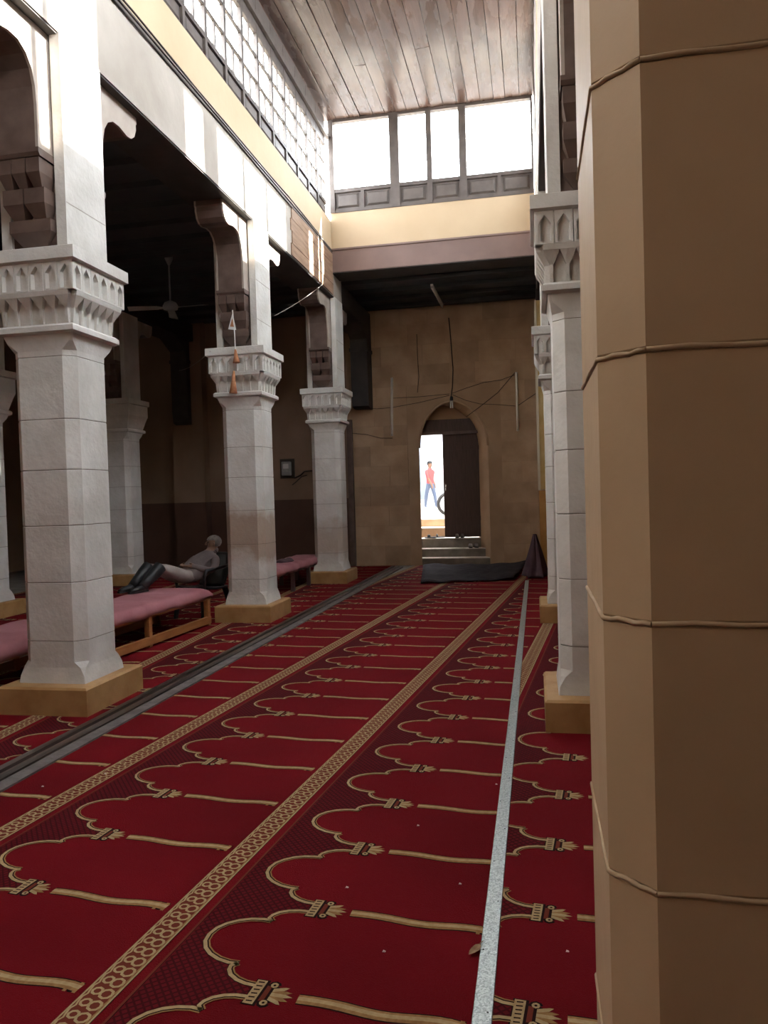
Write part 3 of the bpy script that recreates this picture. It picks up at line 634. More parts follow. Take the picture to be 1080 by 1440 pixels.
for k, lb in enumerate(('red prayer carpet runner at the left edge of the dark floor channel', 'red prayer carpet runner under the long pink bench', 'red prayer carpet runner in the left aisle behind the bench', 'red prayer carpet runner beside the plain aisle columns', 'red prayer carpet runner beyond the plain aisle columns')):
    carpet(lb, OL, SL, -1.21*k, -5.0, 10.8, 0.50, 0.17, [CG_L, CW])

# ---- floor channel and metal strip
ch = thing('floor_channel', 'long dark wooden channel with a grey stone kerb crossing the carpets', 'threshold', (0, 0, 0))
def strip(name, xs0, xs1, y0, y1, z0, z1, m, parent):
    bm = bmesh.new(); f = lambda y, d: gut(y)-0.24+d
    loft(bm, [[(f(y, xs0), y, z0), (f(y, xs1), y, z0), (f(y, xs1), y, z1), (f(y, xs0), y, z1)] for y in [y0+(y1-y0)*i/6 for i in range(7)]]); return obj(name, bm, m, parent)
strip('rail', 0.0, 0.05, -2.1, 15.5, 0.0, 0.034, 'rail', ch); strip('channel_bed', 0.05, 0.10, -2.1, 15.5, 0.0, 0.014, 'brown', ch); strip('rail', 0.10, 0.145, -2.1, 15.5, 0.0, 0.030, 'rail', ch); strip('kerb', 0.145, 0.24, -2.1, 15.5, 0.0, 0.018, 'kerb', ch)
ms = thing('metal_strip', 'long galvanised metal strip screwed down over the carpet seam', 'metal strip', (0, 0, 0.0086))
bm = bmesh.new(); mx = lambda y: -0.214+(y-2.2)*0.0040
loft(bm, [[(mx(y), y, 0), (mx(y)+0.059, y, 0), (mx(y)+0.057, y, 0.003), (mx(y)+0.002, y, 0.003)] for y in [-2+i*0.5 for i in range(31)]]); obj('sheet', bm, 'galv', ms)
for i in range(46):
    y = -1.8+i*0.31; xx = mx(y)+(0.046 if i % 2 else 0.012)+random.uniform(-0.003, 0.003)
    bm = bmesh.new(); bmesh.ops.create_cone(bm, cap_ends=True, segments=8, radius1=0.0035, radius2=0.002, depth=0.002); bmesh.ops.translate(bm, verts=bm.verts, vec=(xx, y, 0.0038)); obj('screw', bm, 'black', ms)

# ================================================================ benches
def bench(name, label, L_, wd, m_wood, loc, rz, legs, rail=True):
    """origin: front right foot; runs towards -y, depth towards -x"""
    t = thing(name, label, 'bench', loc, rz)
    for y in legs:
        for x in (-0.03, -wd+0.03): box('leg', (x-0.03, x+0.03, y-0.03, y+0.03, 0.007, 0.345), m_wood, t, 0.004)
    box('seat_frame', (-wd, 0, -L_, 0, 0.315, 0.37), m_wood, t, 0.004)
    if rail:
        box('lower_rail', (-0.035, 0.008, -L_+0.05, -0.02, 0.03, 0.115), m_wood, t, 0.004); box('lower_rail', (-wd+0.01, -wd+0.04, -L_+0.05, -0.02, 0.03, 0.115), m_wood, t, 0.004)
    n = 44; bm = bmesh.new(); rings = []
    for i in range(n+1):
        s = i/n; y = 0.015-(L_+0.03)*s; e = min(1, min(s, 1-s)*26); e = math.sqrt(max(e, 0.02))
        top = 0.385+0.075*e+0.006*math.sin(i*0.9); sk = 0.335+0.012*math.sin(i*0.55+1)+0.008*math.sin(i*1.3)
        P = [(0.018, sk), (0.026, 0.375), (0.010, top-0.018), (-0.05, top), (-wd*0.35, top+0.006), (-wd*0.65, top+0.006), (-wd+0.05, top), (-wd-0.010, top-0.018), (-wd-0.024, 0.375), (-wd-0.016, sk)]
        rings.append([(x, y, z) for x, z in P])
    loft(bm, rings, True, True, 0, True); obj('cushion', bm, 'pink', t)
    return t
bench('long_bench', 'long bench with dusty pink padded top and orange wood frame', 3.75, 0.74, 'orange_wood', (-3.875, 8.72, 0), R(-3.5), (-0.05, -1.35, -2.5, -3.7))
bench('short_bench', 'shorter pink padded bench with dark maroon frame, cloth lying on it', 2.5, 0.55, 'maroon_wood', (-3.74, 13.4, 0), R(-1.5), (-0.05, -0.85, -1.65, -2.45), False)
bm = bmesh.new()
n = 8; rings = []
for i in range(n+1):
    s = i/n; r_ = 0.16*math.sin(math.pi*min(max(s, 0.08), 0.92))+0.02
    rings.append([(r_*math.cos(a)*0.8, -0.3+0.6*s, 0.002+max(0, 0.045*math.sin(a)*(0.7+0.4*math.sin(i*2.1)))) for a in [math.pi*j/8 for j in range(9)]])
loft(bm, rings, True, True, 0, True)
ck = obj('folded_cloth', bm, 'drape'); ck.location = (-4.02, 12.0, 0.467); tag(ck, 'crumpled dark cloth lying on the shorter bench', 'cloth')
bm = bmesh.new(); rings = [[(r_*math.cos(a), r_*math.sin(a), z) for a in [2*math.pi*j/12 for j in range(12)]] for r_, z in ((0.028, 0), (0.038, 0.08), (0.034, 0.08), (0.026, 0.008))]
loft(bm, rings, True, True, 0, True); cp = obj('cup', bm, 'white_cloth'); cp.location = (-4.06, 11.55, 0.467); tag(cp, 'small white cup on the shorter bench beside the cloth', 'cup')

# ================================================================ black plastic chair (origin under the seat, sitter faces -y)
CH = thing('plastic_chair', 'black plastic armchair behind the long bench, the man reclines in it', 'chair', (-4.24, 9.29, 0), R(-20))
bm = bmesh.new(); rings = []
for i in range(9):
    s = i/8; y = -0.24+0.46*s; z = 0.41-0.035*s+0.02*(2*s-1)**2
    rings.append([(-0.235, y, z+0.012), (-0.12, y, z-0.008), (0, y, z-0.012), (0.12, y, z-0.008), (0.235, y, z+0.012), (0.235, y, z-0.018), (0, y, z-0.035), (-0.235, y, z-0.018)])
loft(bm, rings, True, True, 0, True); obj('seat', bm, 'chair', CH)
bm = bmesh.new(); rings = []
for i in range(11):
    s = i/10; z = 0.38+0.44*s; yb = 0.20+0.17*s; hw = 0.225+0.02*math.sin(math.pi*s)-0.05*max(0, s-0.8)*5*0.4
    rings.append([(hw*math.sin(a)*1.0, yb-0.09*(1-math.cos(a*0.9))*1.0, z) for a in [(-1+2*j/8)*1.2 for j in range(9)]] + [(hw*math.sin(a)*1.02, yb+0.02-0.09*(1-math.cos(a*0.9)), z) for a in [(1-2*j/8)*1.2 for j in range(9)]])
loft(bm, rings, True, True, 0, True); obj('backrest', bm, 'chair', CH)
for sx in (-1, 1):
    for (x0, y0, z0), (x1, y1) in (((0.215, -0.20, 0.40), (0.25, -0.25)), ((0.20, 0.20, 0.40), (0.23, 0.31))):
        bm = bmesh.new(); loft(bm, [[(sx*(x1-0.028), y1-0.018, 0.007), (sx*(x1+0.012), y1-0.018, 0.007), (sx*(x1+0.012), y1+0.018, 0.007), (sx*(x1-0.028), y1+0.018, 0.007)], [(sx*(x0-0.035), y0-0.03, z0), (sx*(x0+0.015), y0-0.03, z0), (sx*(x0+0.015), y0+0.03, z0), (sx*(x0-0.035), y0+0.03, z0)]]); obj('leg', bm, 'chair', CH)
    bm = bmesh.new(); tube(bm, [(sx*0.235, -0.21, 0.40), (sx*0.255, -0.22, 0.55), (sx*0.262, -0.19, 0.625), (sx*0.265, -0.05, 0.645), (sx*0.258, 0.12, 0.65), (sx*0.23, 0.24, 0.66)], [0.02, 0.02, 0.024, 0.024, 0.024, 0.02], 8); obj('armrest', bm, 'chair', CH)

# ================================================================ people
def skin_mesh(verts, edges, root, sub=2):
    me = bpy.data.meshes.new('tmp'); me.from_pydata([v[:3] for v in verts], edges, []); o = bpy.data.objects.new('tmp', me); COL.objects.link(o)
    md = o.modifiers.new('skin', 'SKIN'); md.use_smooth_shade = True
    sv = me.skin_vertices[0].data
    for i, v in enumerate(verts):
        r_ = v[3]; sv[i].radius = (r_, v[4] if len(v) > 4 else r_); sv[i].use_root = (i == root)
    s2 = o.modifiers.new('sub', 'SUBSURF'); s2.levels = sub; s2.render_levels = sub
    dg = bpy.context.evaluated_depsgraph_get(); out = bpy.data.meshes.new_from_object(o.evaluated_get(dg)); bpy.data.objects.remove(o); bpy.data.meshes.remove(me)
    return out
def body_obj(name, me, mats, fn, parent):
    me.materials.clear()
    for m in mats: me.materials.append(M[m])
    for p in me.polygons: p.material_index = fn(p.center); p.use_smooth = True
    me.name = name; o = bpy.data.objects.new(name, me); COL.objects.link(o); o.parent = parent; return o
# reclining man; local frame: x to his left side seen from camera, -y towards his feet, seat at y=0
MAN = thing('person', 'person in grey reclining in the black chair, booted feet up on the pink bench', 'person', (-4.24, 9.29, 0), R(-20))
V = [(0, -0.24, 0.515, 0.145, 0.115), (0, -0.09, 0.595, 0.15, 0.115), (0, 0.08, 0.73, 0.155, 0.115), (0, 0.16, 0.815, 0.10, 0.085), (0, 0.20, 0.865, 0.055, 0.055), (0, 0.22, 0.905, 0.066, 0.072), (0, 0.225, 0.965, 0.074, 0.08), (0, 0.235, 1.0, 0.05, 0.06)]
E_ = [(0,1),(1,2),(2,3),(3,4),(4,5),(5,6),(6,7)]
def chain(start, pts):
    i0 = start
    for p in pts: V.append(p); E_.append((i0, len(V)-1)); i0 = len(V)-1
    return i0
for s in (-1, 1):
    chain(0, [(s*0.095, -0.36, 0.56, 0.09), (s*0.10, -0.56, 0.645, 0.078), (s*0.10, -0.78, 0.725, 0.062), (s*0.095, -0.90, 0.655, 0.056), (s*0.085, -1.01, 0.57, 0.045), (s*0.085, -1.06, 0.525, 0.038)])
    e = chain(2, [(s*0.17, 0.08, 0.755, 0.068), (s*0.235, 0.0, 0.68, 0.052), (s*0.245, -0.09, 0.62, 0.046), (s*0.19, -0.19, 0.655, 0.041), (s*0.095, -0.25, 0.69, 0.031)])
    h = chain(e, [(s*0.06, -0.285, 0.695, 0.027, 0.018)])
    for j in range(4): chain(h, [(s*0.035, -0.31+0.018*j-0.012, 0.70, 0.0095), (s*0.005, -0.317+0.018*j-0.012, 0.695, 0.009), (s*-0.012, -0.317+0.018*j-0.012, 0.68, 0.008)])
    chain(e, [(s*0.075, -0.245, 0.718, 0.011), (s*0.045, -0.26, 0.727, 0.010)])
me = skin_mesh(V, E_, 0)
def zone(c):
    if c.z > 0.85 and c.y > 0.1: return 0
    if abs(c.x) < 0.105 and -0.36 < c.y < -0.225 and c.z > 0.66: return 0
    if c.y < -0.33: return 2
    return 1
body_obj('body', me, ['skin', 'jacket', 'trousers'], zone, MAN)
HP = Vector((0, 0.228, 0.945))
bm = bmesh.new(); bmesh.ops.create_uvsphere(bm, u_segments=18, v_segments=12, radius=1)
bmesh.ops.delete(bm, geom=[v for v in bm.verts if (v.co.z < 0.25 and v.co.y < 0.1) or v.co.z < -0.75], context='VERTS')
for v in bm.verts: v.co = Vector((v.co.x*0.086, v.co.y*0.100+0.01, v.co.z*0.088+0.022))+HP
for f in bm.faces: f.smooth = True
obj('hair', bm, 'hair', MAN)
def hp(x, y, z): return HP+Vector((x, y, z))
bm = bmesh.new(); tube(bm, [hp(0, -0.07, 0.03), hp(0, -0.096, 0.008), hp(0, -0.106, -0.010), hp(0, -0.086, -0.018)], [0.008, 0.012, 0.015, 0.006], 8); obj('nose', bm, 'skin', MAN)
bm = bmesh.new(); tube(bm, [hp(0, -0.05, -0.055), hp(0, -0.072, -0.066), hp(0, -0.05, -0.075)], [0.03, 0.024, 0.02], 8); obj('chin', bm, 'skin', MAN)
for s in (-1, 1):
    bm = bmesh.new(); tube(bm, [hp(s*0.074, 0.0, 0.02), hp(s*0.084, 0.01, 0.008), hp(s*0.084, 0.005, -0.02), hp(s*0.074, -0.004, -0.032)], [0.008, 0.013, 0.012, 0.007], 6); obj('ear', bm, 'skin', MAN)
    bm = bmesh.new(); bmesh.ops.create_uvsphere(bm, u_segments=8, v_segments=6, radius=0.010); bmesh.ops.translate(bm, verts=bm.verts, vec=hp(s*0.03, -0.066, 0.018)); obj('eye', bm, 'black', MAN)
bm = bmesh.new(); tube(bm, [hp(-0.026, -0.066, -0.04), hp(0, -0.078, -0.041), hp(0.026, -0.066, -0.04)], [0.003, 0.006, 0.003], 6); obj('mouth', bm, 'brown', MAN)
for o in [k for k in MAN.children if k.name.split('.')[0] in ('hair', 'nose', 'ear', 'eye', 'mouth', 'chin')]:
    o.matrix_local = Matrix.Translation(HP) @ Matrix.Rotation(R(-50), 4, 'Z') @ Matrix.Translation(-HP)
bm = bmesh.new(); tube(bm, [(0.075*math.cos(a)*1.05, 0.172+0.08*math.sin(a), 0.838+0.035*math.sin(a)) for a in [2*math.pi*i/14 for i in range(15)]], 0.024, 8); obj('collar', bm, 'jacket', MAN)
for s in (-1, 1):
    # tall black boot standing on the cushion: shaft up to the knee, foot forward
    bm = bmesh.new(); rings = []
    tube(bm, [(s*0.098, -0.79, 0.735), (s*0.096, -0.88, 0.668), (s*0.092, -0.98, 0.592), (s*0.09, -1.065, 0.525)], [0.078, 0.074, 0.062, 0.052], 12)
    rings = []
    for (y, z, a, b) in ((-1.0, 0.508, 0.026, 0.022), (-1.02, 0.512, 0.038, 0.034), (-1.08, 0.518, 0.042, 0.042), (-1.15, 0.508, 0.046, 0.032), (-1.22, 0.500, 0.042, 0.026), (-1.255, 0.496, 0.022, 0.016)):
        rings.append([(s*0.09+a*math.cos(t), y, z+b*math.sin(t)) for t in [2*math.pi*k/12 for k in range(12)]])
    loft(bm, rings, True, True, 0, True); bt = obj('boot', bm, 'black', MAN)
    bm = bmesh.new(); prism(bm, [(s*0.09+x, -1.13+y) for x, y in ((-0.032, 0.13), (0.032, 0.13), (0.042, 0.0), (0.045, -0.08), (0.02, -0.135), (-0.02, -0.135), (-0.045, -0.08), (-0.042, 0.0))], 'z', 0.470, 0.490); obj('sole', bm, 'black', bt)

# passer-by in the street
g = on_z(606, 716, 0.895)
PB = thing('person', 'passer-by in red shirt and jeans walking in the sunny street outside', 'person', (g.x, g.y, 0.895), R(60))
V = [(0, 0, 0.93, 0.15, 0.11), (0, 0, 1.10, 0.14, 0.10), (0, 0, 1.32, 0.17, 0.11), (0, 0, 1.44, 0.08, 0.07), (0, 0, 1.50, 0.05), (0, -0.01, 1.56, 0.075, 0.09), (0, -0.01, 1.66, 0.078, 0.09), (0, 0, 1.71, 0.045)]
E_ = [(0,1),(1,2),(2,3),(3,4),(4,5),(5,6),(6,7)]
for s in (-1, 1):
    chain(0, [(s*0.09, s*-0.02, 0.84, 0.085), (s*0.10, s*-0.12, 0.48, 0.062), (s*0.10, s*-0.17, 0.10, 0.045), (s*0.10, s*-0.17-0.10, 0.04, 0.04), (s*0.10, s*-0.17-0.18, 0.035, 0.03)])
    e = chain(2, [(s*0.19, 0, 1.36, 0.06), (s*0.24, s*0.10, 1.10, 0.045), (s*0.23, s*0.10-0.12, 0.90, 0.034)])
    h = chain(e, [(s*0.225, s*0.10-0.15, 0.84, 0.03, 0.02)])
    for j in range(4): chain(h, [(s*0.225, s*0.10-0.17-0.012+0.016*j, 0.78, 0.009), (s*0.22, s*0.10-0.17+0.016*j, 0.74, 0.008)])
    chain(h, [(s*0.20, s*0.10-0.18, 0.80, 0.010)])
me = skin_mesh(V, E_, 0)
body_obj('body', me, ['skin', 'red_shirt', 'navy', 'white_cloth'], lambda c: 3 if c.z < 0.075 else 2 if c.z < 0.92 and abs(c.x) < 0.2 else 1 if (c.z > 1.12 or abs(c.x) < 0.17) and c.z < 1.47 and c.z > 0.9 else 0, PB)
bm = bmesh.new(); bmesh.ops.create_uvsphere(bm, u_segments=12, v_segments=8, radius=0.1); bmesh.ops.delete(bm, geom=[v for v in bm.verts if v.co.z < 0.0 and v.co.y < 0.03], context='VERTS'); bmesh.ops.translate(bm, verts=bm.verts, vec=(0, 0, 1.64)); obj('hair', bm, 'black', PB)

# parked motorbike
g = on_z(629, 724, 0.895)
MB = thing('motorbike', 'parked motorbike half hidden by the door leaf in the sunny street', 'motorbike', (g.x+0.62, g.y, 0.895), R(25))
for x in (-0.62, 0.62):
    bm = bmesh.new(); tube(bm, [(x+0.27*math.cos(a), 0, 0.30+0.27*math.sin(a)) for a in [2*math.pi*i/24 for i in range(25)]], 0.045, 8); wh = obj('wheel', bm, 'black', MB)
    bm = bmesh.new()
    for i in range(8): a = math.pi*i/8; tube(bm, [(x-0.24*math.cos(a), 0, 0.30-0.24*math.sin(a)), (x+0.24*math.cos(a), 0, 0.30+0.24*math.sin(a))], 0.005, 4)
    obj('spokes', bm, 'chrome', wh)
bm = bmesh.new(); tube(bm, [(-0.62, 0.06, 0.30), (-0.45, 0.06, 0.75), (-0.38, 0.0, 0.98)], 0.025, 8); tube(bm, [(-0.62, -0.06, 0.30), (-0.45, -0.06, 0.75), (-0.38, 0.0, 0.98)], 0.025, 8); obj('fork', bm, 'chrome', MB)
bm = bmesh.new(); tube(bm, [(-0.28, -0.36, 1.04), (-0.36, -0.16, 1.06), (-0.40, 0, 1.02), (-0.36, 0.16, 1.06), (-0.28, 0.36, 1.04)], 0.016, 8); obj('handlebar', bm, 'black', MB)
bm = bmesh.new(); loft(bm, [[(x, r_*0.8*math.cos(t), z+r_*math.sin(t)) for t in [2*math.pi*k/10 for k in range(10)]] for x, z, r_ in ((-0.36, 0.80, 0.06), (-0.28, 0.80, 0.13), (-0.08, 0.78, 0.14), (0.06, 0.74, 0.07))], True, True, 0, True); obj('tank', bm, 'red_shirt', MB)
box('seat', (0.02, 0.62, -0.12, 0.12, 0.70, 0.79), 'black', MB, 0.03); box('engine', (-0.25, 0.12, -0.12, 0.12, 0.26, 0.58), 'chrome', MB, 0.03)
bm = bmesh.new(); tube(bm, [(-0.40, 0, 0.82), (-0.25, 0, 0.30), (0.15, 0, 0.30), (0.62, 0, 0.30)], 0.025, 8); tube(bm, [(0.15, 0, 0.30), (0.35, 0, 0.72)], 0.02, 8); obj('frame', bm, 'black', MB)

# ================================================================ things on walls and ceilings
def corbel(label, x0, x1, z0):
    bm = bmesh.new(); prism(bm, [(YW-0.29, z0), (YW-0.42, z0+0.04), (YW-0.46, z0+0.3), (YW-0.46, 4.7), (YW-0.95, 4.93), (YW-0.01, 4.93), (YW-0.01, z0)], 'x', x0, x1)
    t = thing('wall_corbel', label, 'corbel', ((x0+x1)/2, YW, z0))
    o = obj('bracket', bm, 'soffit', t); o.matrix_parent_inverse = Matrix.Translation(-t.location)
    bm = bmesh.new(); bx(bm, x0-0.02, x1+0.02, YW-0.48, YW-0.01, 4.45, 4.52); o = obj('band', bm, 'soffit', t); o.matrix_parent_inverse = Matrix.Translation(-t.location)
corbel('dark wooden corbel hanging down the far wall left of the doorway', -3.62, -3.27, 3.30)
corbel('dark wooden corbel on the tan pilaster of the far aisle wall', -7.60, -7.24, 3.14)

def tube_lamp(label, a, b, wallside, group=None):
    a, b = Vector(a), Vector(b); d = (b-a).normalized(); t = thing('fluorescent_lamp', label, 'lamp', a, 0, group); n = Vector(wallside)
    s = d.cross(n)
    bm = bmesh.new(); c = [s*0.022, s*-0.022, s*-0.022+n*0.035, s*0.022+n*0.035]; loft(bm, [[q for q in c], [q+(b-a) for q in c]]); obj('batten', bm, 'lamp_white', t)
    bm = bmesh.new(); tube(bm, [n*-0.026+d*0.02, n*-0.026+(b-a)-d*0.02], 0.02, 10); obj('tube', bm, 'lamp_white', t)
    for q in (d*0.02, (b-a)-d*0.02):
        bm = bmesh.new(); tube(bm, [q+n*0.01, q+n*-0.036], 0.012, 8); obj('holder', bm, 'lamp_grey', t)
tube_lamp('upright fluorescent tube on the far wall between the corbel and the arch', on_y(551, 613, YW-0.06), on_y(551, 531, YW-0.06), (0, 1, 0))
tube_lamp('upright fluorescent tube on the far wall right of the arch', on_y(728, 606, YW-0.06), on_y(726, 523, YW-0.06), (0, 1, 0))
zt = ZA-0.107
tube_lamp('fluorescent lamp on the dark aisle ceiling beside the first arcade column', on_z(182, 205, zt), on_z(267, 270, zt), (0, 0, 1))
tube_lamp('fluorescent lamp on the dark aisle ceiling beside the stained column', on_z(385, 365, zt), on_z(424, 403, zt), (0, 0, 1))
tube_lamp('fluorescent lamp on the dark ceiling before the arched doorway', on_z(607, 402, zt), on_z(622, 430, zt), (0, 0, 1))
# lamp at the arch tip
p = on_y(635, 563, YW-0.05)
bl = thing('wall_lamp', 'small twin-tube lamp hanging at the tip of the door arch', 'lamp', p)
bm = bmesh.new(); tube(bm, [(0, 0, 0.07), (0, -0.02, 0.02), (0, -0.02, -0.01)], [0.03, 0.035, 0.035], 10); obj('socket', bm, 'black', bl)
for s in (-1, 1):
    bm = bmesh.new(); tube(bm, [(s*0.018, -0.02, -0.01), (s*0.02, -0.02, -0.16)], 0.013, 8); obj('tube', bm, 'lamp_white', bl)
# cables on the far wall
def wall_cable(label, pix, r_=0.012, m='cable', Y=YW-0.035):
    P = [on_y(px, py, Y) for px, py in pix]
    bm = bmesh.new(); Q = []
    for a, b in zip(P, P[1:]):
        for i in range(4): Q.append(a.lerp(b, i/4))
    Q.append(P[-1]); o0 = P[0]; tube(bm, [q-o0 for q in Q], r_*0.65, 6); o = obj('cable', bm, m); o.location = o0; return tag(o, label, 'cable')
wall_cable('thick dark cable dropping from the ceiling to the arch lamp', [(631, 447), (634, 480), (637, 520), (636, 545), (634, 560)], 0.018)
wall_cable('thin dark cable hanging short on the far wall beside the left tube lamp', [(586, 470), (587, 500), (589, 530), (587, 552)], 0.010)
wall_cable('thin cable sagging across the far wall from the corbel to the arch lamp', [(500, 572), (530, 575), (552, 573), (590, 566), (615, 560), (632, 556)], 0.008)
wall_cable('thin cable from the left tube lamp straight to the arch lamp', [(552, 560), (590, 558), (632, 554)], 0.008)
wall_cable('thin cable slanting up from the arch lamp towards the right tube lamp', [(636, 553), (655, 546), (680, 538), (705, 534), (724, 527)], 0.008)
wall_cable('thin cable drooping right of the arch lamp', [(636, 555), (655, 563), (675, 568), (700, 569), (725, 571)], 0.008)
wall_cable('thin cable crossing from the right arch edge up to the right tube lamp', [(656, 586), (680, 568), (700, 552), (724, 524)], 0.010)
wall_cable('short cable from the right tube lamp to the ochre screen', [(729, 570), (742, 561), (754, 553)], 0.010)
wall_cable('thin cable along the far wall under the left tube lamp', [(492, 609), (515, 611), (535, 616), (552, 616)], 0.008)
# meter
mt = thing('electric_meter', 'grey electric meter on a dark board on the aisle wall, between two white columns', 'meter', (-5.19, YW-0.02, 1.95))
box('board', (-0.16, 0.16, -0.02, 0.01, -0.04, 0.38), 'meter_back', mt); box('case', (-0.10, 0.10, -0.12, -0.02, 0.02, 0.32), 'meter', mt, 0.015); box('dial', (-0.06, 0.06, -0.127, -0.12, 0.17, 0.27), 'white_cloth', mt); box('terminal_cover', (-0.09, 0.09, -0.13, -0.12, 0.03, 0.10), 'lamp_grey', mt)
wall_cable('bundle of dark cables looping from the electric meter towards the white column', [(402, 671), (415, 672), (423, 668), (428, 663), (437, 662), (446, 662)], 0.022)
wall_cable('loose dark cable end dangling under the electric meter', [(411, 682), (417, 677), (424, 670), (432, 668)], 0.014)
# cords strung between column heads
def cord(label, a, b, sag=0.05, r_=0.0035, m='cable_pale'):
    a, b = Vector(a), Vector(b); bm = bmesh.new(); tube(bm, [a.lerp(b, i/10)-a-Vector((0, 0, sag*4*(i/10)*(1-i/10))) for i in range(11)], r_, 6); o = obj('cord', bm, m); o.location = a; return tag(o, label, 'cord')
cord('pale cord stretched from the stained column up to the plank-clad beam', on_x(386, 444, -3.40), on_x(456, 398, -3.262), 0.03)
cord('pale cord stretched in the dark aisle towards the corbel on the pilaster', on_x(296, 494, -3.80), on_y(252, 521, YW-0.5), 0.05)
# ceiling fan
fz = 4.56
fan = thing('ceiling_fan', 'three-bladed ceiling fan hanging in the dark left aisle', 'fan', (-5.5, 11.25, fz))
bm = bmesh.new(); tube(bm, [(0, 0, 0.05), (0, 0, ZA-0.02-fz)], 0.014, 8); obj('rod', bm, 'lamp_grey', fan)
bm = bmesh.new(); loft(bm, [[(r_*math.cos(a), r_*math.sin(a), z) for a in [2*math.pi*k/16 for k in range(16)]] for r_, z in ((0.05, -0.07), (0.11, -0.05), (0.12, 0.0), (0.09, 0.05), (0.03, 0.08))], True, True, 0, True); obj('motor', bm, 'lamp_grey', fan)
bm = bmesh.new(); loft(bm, [[(r_*math.cos(a), r_*math.sin(a), z) for a in [2*math.pi*k/12 for k in range(12)]] for r_, z in ((0.02, ZA-0.16-fz), (0.06, ZA-0.07-fz), (0.06, ZA-fz))], True, True, 0, True); obj('canopy', bm, 'lamp_grey', fan)
for ang in (-8, 112, 200):
    bm = bmesh.new(); loft(bm, [[(0.10, -0.03, -0.03), (0.10, 0.03, -0.03), (0.10, 0.03, -0.022), (0.10, -0.03, -0.022)], [(0.2, -0.055, -0.045), (0.2, 0.055, -0.02), (0.2, 0.055, -0.014), (0.2, -0.055, -0.039)], [(0.64, -0.075, -0.065), (0.64, 0.075, -0.035), (0.64, 0.075, -0.029), (0.64, -0.075, -0.059)]])
    bl_ = obj('blade', bm, 'meter', fan); bl_.rotation_euler.z = R(ang)
# hanging trinket before the stained column's capital
p = on_y(327, 436, 8.80)
hg = thing('hanging_ornament', 'string with a paper tag and orange tassels hanging before a column capital', 'ornament', p)
q = [on_y(px, py, 8.80)-p for px, py in ((327, 436), (330, 470), (331, 495), (329, 525), (328, 553))]
bm = bmesh.new(); tube(bm, q[:4], 0.006, 6); obj('string', bm, 'white_cloth', hg)
tri = [on_y(px, py, 8.80)-p for px, py in ((327, 440), (321, 463), (332, 464))]
bm = bmesh.new(); loft(bm, [[q_+Vector((0, dy, 0)) for q_ in tri] for dy in (-0.004, 0.004)]); pt = obj('paper_tag', bm, 'white_cloth', hg)
c_ = (tri[0]+tri[1]+tri[2])/3; bm = bmesh.new(); loft(bm, [[c_+(q_-c_)*0.5+Vector((0, dy, 0)) for q_ in tri] for dy in (-0.008, 0.006)]); obj('print', bm, 'tassel', pt)
for a, b, r_ in ((q[2]+Vector((0, 0, 0.03)), q[2]+Vector((0.01, 0, -0.13)), 0.045), (q[3]+Vector((0, 0, 0.03)), q[4], 0.05)):
    bm = bmesh.new(); tube(bm, [a, a.lerp(b, 0.5), b], [0.012, r_*0.55, r_], 10); obj('tassel', bm, 'tassel', hg)

# ================================================================ far right corner: ochre screen, cloth, mat, shoes
sc_ = thing('wooden_screen', 'tall ochre painted wooden screen with cream edges by the far wall', 'screen', (0.13, 14.3, 0))
box('upper_panel', (-0.015, 0.10, -0.1, 1.55, 1.52, 4.92), 'ypanel', sc_); box('lower_panel', (-0.03, 0.13, -0.15, 1.57, 0.007, 1.5), 'opanel', sc_)
for y in (-0.12, 0.7, 1.5): box('edge_post', (-0.035, 0.0, y, y+0.05, 1.5, 4.92), 'cream_paint', sc_)
for z in (1.5, 2.6, 3.7, 4.85): box('rail', (-0.03, 0.0, -0.1, 1.55, z, z+0.06), 'cream_paint', sc_)
# draped cloth
bm = bmesh.new(); rings = []
for i in range(15):
    s = i/14; z = 0.72*(1-s)+0.012; r_ = 0.035+0.235*s; ring_ = []
    for j in range(30):
        a = 2*math.pi*j/30; rr = r_*(1+0.22*math.sin(a*6+s*1.5)+0.12*math.sin(a*11))
        ring_.append((rr*math.cos(a)*0.75, rr*math.sin(a)*1.6, z))
    rings.append(ring_)
loft(bm, rings, True, True, 0, True); dc = obj('draped_cloth', bm, 'drape'); dc.location = (0.0, 13.7, 0.006); tag(dc, 'dark plum cloth draped to the floor before the ochre screen', 'cloth')
# dark door mat
bm = bmesh.new(); nx, ny = 24, 14; c4 = [on_z(592, 822), on_z(722, 817), on_z(742, 797), on_z(586, 797)]; c4[2].y = 15.75; c4[3].y = 15.75; c4[3].x = -2.28
G = []
for j in range(ny+1):
    row = []
    for i in range(nx+1):
        a = c4[0].lerp(c4[1], i/nx); b = c4[3].lerp(c4[2], i/nx); p_ = a.lerp(b, j/ny)
        z = 0.02+0.014*math.sin(i*0.9+j*0.35)+0.012*math.sin(j*1.5+i*0.2)+(0.05*(i/nx)**6)
        row.append(bm.verts.new((p_.x+1.2, p_.y+0.05*math.sin(i*0.7)-14.2, max(0.010, z)+0.008)))
    G.append(row)
for j in range(ny):
    for i in range(nx): bm.faces.new((G[j][i], G[j][i+1], G[j+1][i+1], G[j+1][i])).smooth = True
r_ = bmesh.ops.extrude_face_region(bm, geom=bm.faces[:])
for e in r_['geom']:
    if isinstance(e, bmesh.types.BMVert): e.co.z = max(0.0012, e.co.z-0.016)
mo = obj('door_mat', bm, 'mat_blue'); mo.location = (-1.2, 14.2, 0.006); tag(mo, 'rumpled slate-coloured mat on the carpet before the doorway steps', 'mat')
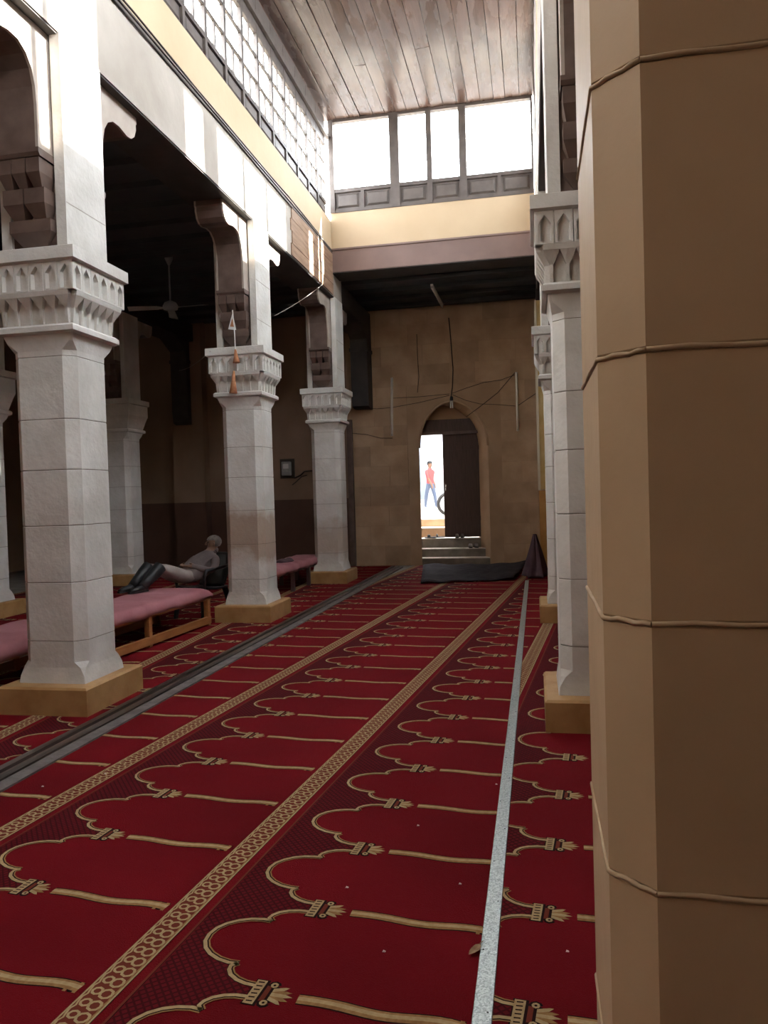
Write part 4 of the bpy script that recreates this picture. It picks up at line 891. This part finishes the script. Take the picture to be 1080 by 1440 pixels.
# shoes
def shoe(label, loc, rz, m, group, sandal=False):
    t = thing('sandal' if sandal else 'shoe', label, 'sandal' if sandal else 'shoe', loc, rz, group)
    ol = [(-0.03, -0.12), (0.03, -0.12), (0.04, -0.06), (0.034, 0.02), (0.048, 0.09), (0.03, 0.135), (-0.02, 0.14), (-0.042, 0.10), (-0.034, 0.02), (-0.038, -0.06)]
    bm = bmesh.new(); prism(bm, ol, 'z', 0.0, 0.022); obj('sole', bm, 'black', t)
    bm = bmesh.new()
    if sandal:
        tube(bm, [(-0.045, 0.04, 0.015), (-0.03, 0.05, 0.06), (0.03, 0.05, 0.06), (0.045, 0.04, 0.015)], 0.02, 8); obj('strap', bm, m, t)
    else:
        loft(bm, [[(x*0.98, y*0.98, 0.022) for x, y in ol], [(x*0.95, y*0.94, 0.05) for x, y in ol], [(x*0.7, -0.035+y*0.62, 0.085) for x, y in ol]], True, True, 0, True); obj('upper', bm, m, t)
for lb, pix, Y_, z, m, sand in (('black sandal on the top step under the bright opening', ((606, 758), (617, 757)), 16.46, 0.532, 'black', True), ('grey shoe on the top step against the shut door leaf', ((643, 752), (650, 753)), 16.43, 0.532, 'shoe_grey', False), ('grey shoe on the middle step', ((662, 779), (670, 779)), 16.24, 0.327, 'shoe_grey', False)):
    for i, (px, py) in enumerate(pix):
        q = on_y(px, py, Y_); shoe(lb, (q.x, Y_+(0.13 if sand else 0.02)*i, z), R(random.uniform(60, 110) if sand else random.uniform(-15, 15)), m, lb.split(' on')[0]+'s'+' on'+lb.split(' on', 1)[1], sand)
# leaf and scraps on the carpet
p = on_z(668, 1337, 0.010)
bm = bmesh.new(); P = [(0, -0.042), (0.012, -0.022), (0.017, 0), (0.013, 0.02), (0, 0.034), (-0.010, 0.02), (-0.013, 0), (-0.009, -0.022)]
ct = [bm.verts.new((x, y, 0.004+0.25*abs(x)+0.1*abs(y))) for x, y in P]; c0_ = bm.verts.new((0, 0, 0.003))
for i in range(8): bm.faces.new((c0_, ct[i], ct[(i+1) % 8]))
lf_ = thing('dry_leaf', 'curled dry brown leaf lying on the red carpet beside the metal strip', 'leaf', p, R(-25)); obj('blade', bm, 'leaf', lf_)
bm = bmesh.new(); tube(bm, [(0, 0.034, 0.008), (0.004, 0.05, 0.010)], 0.0015, 5); obj('stem', bm, 'leaf', lf_)
for px, py in ((647, 1243), (488, 1248), (588, 1161), (698, 1103), (148, 1088), (798, 1338), (60, 1106), (540, 1338)):
    p = on_z(px, py, 0.0095); bm = bmesh.new(); s = random.uniform(0.004, 0.008)
    loft(bm, [[(-s, -s*0.6, 0), (s*0.8, -s*0.7, 0), (s, s*0.5, 0), (-s*0.6, s, 0)], [(-s*0.7, -s*0.5, 0.002), (s*0.6, -s*0.5, 0.003), (s*0.7, s*0.4, 0.002), (-s*0.5, s*0.7, 0.0035)]])
    o = obj('paper_scrap', bm, 'paper'); o.location = p; tag(o, 'tiny pale paper scrap on the red carpet', 'scrap', 'paper scraps on the carpet')
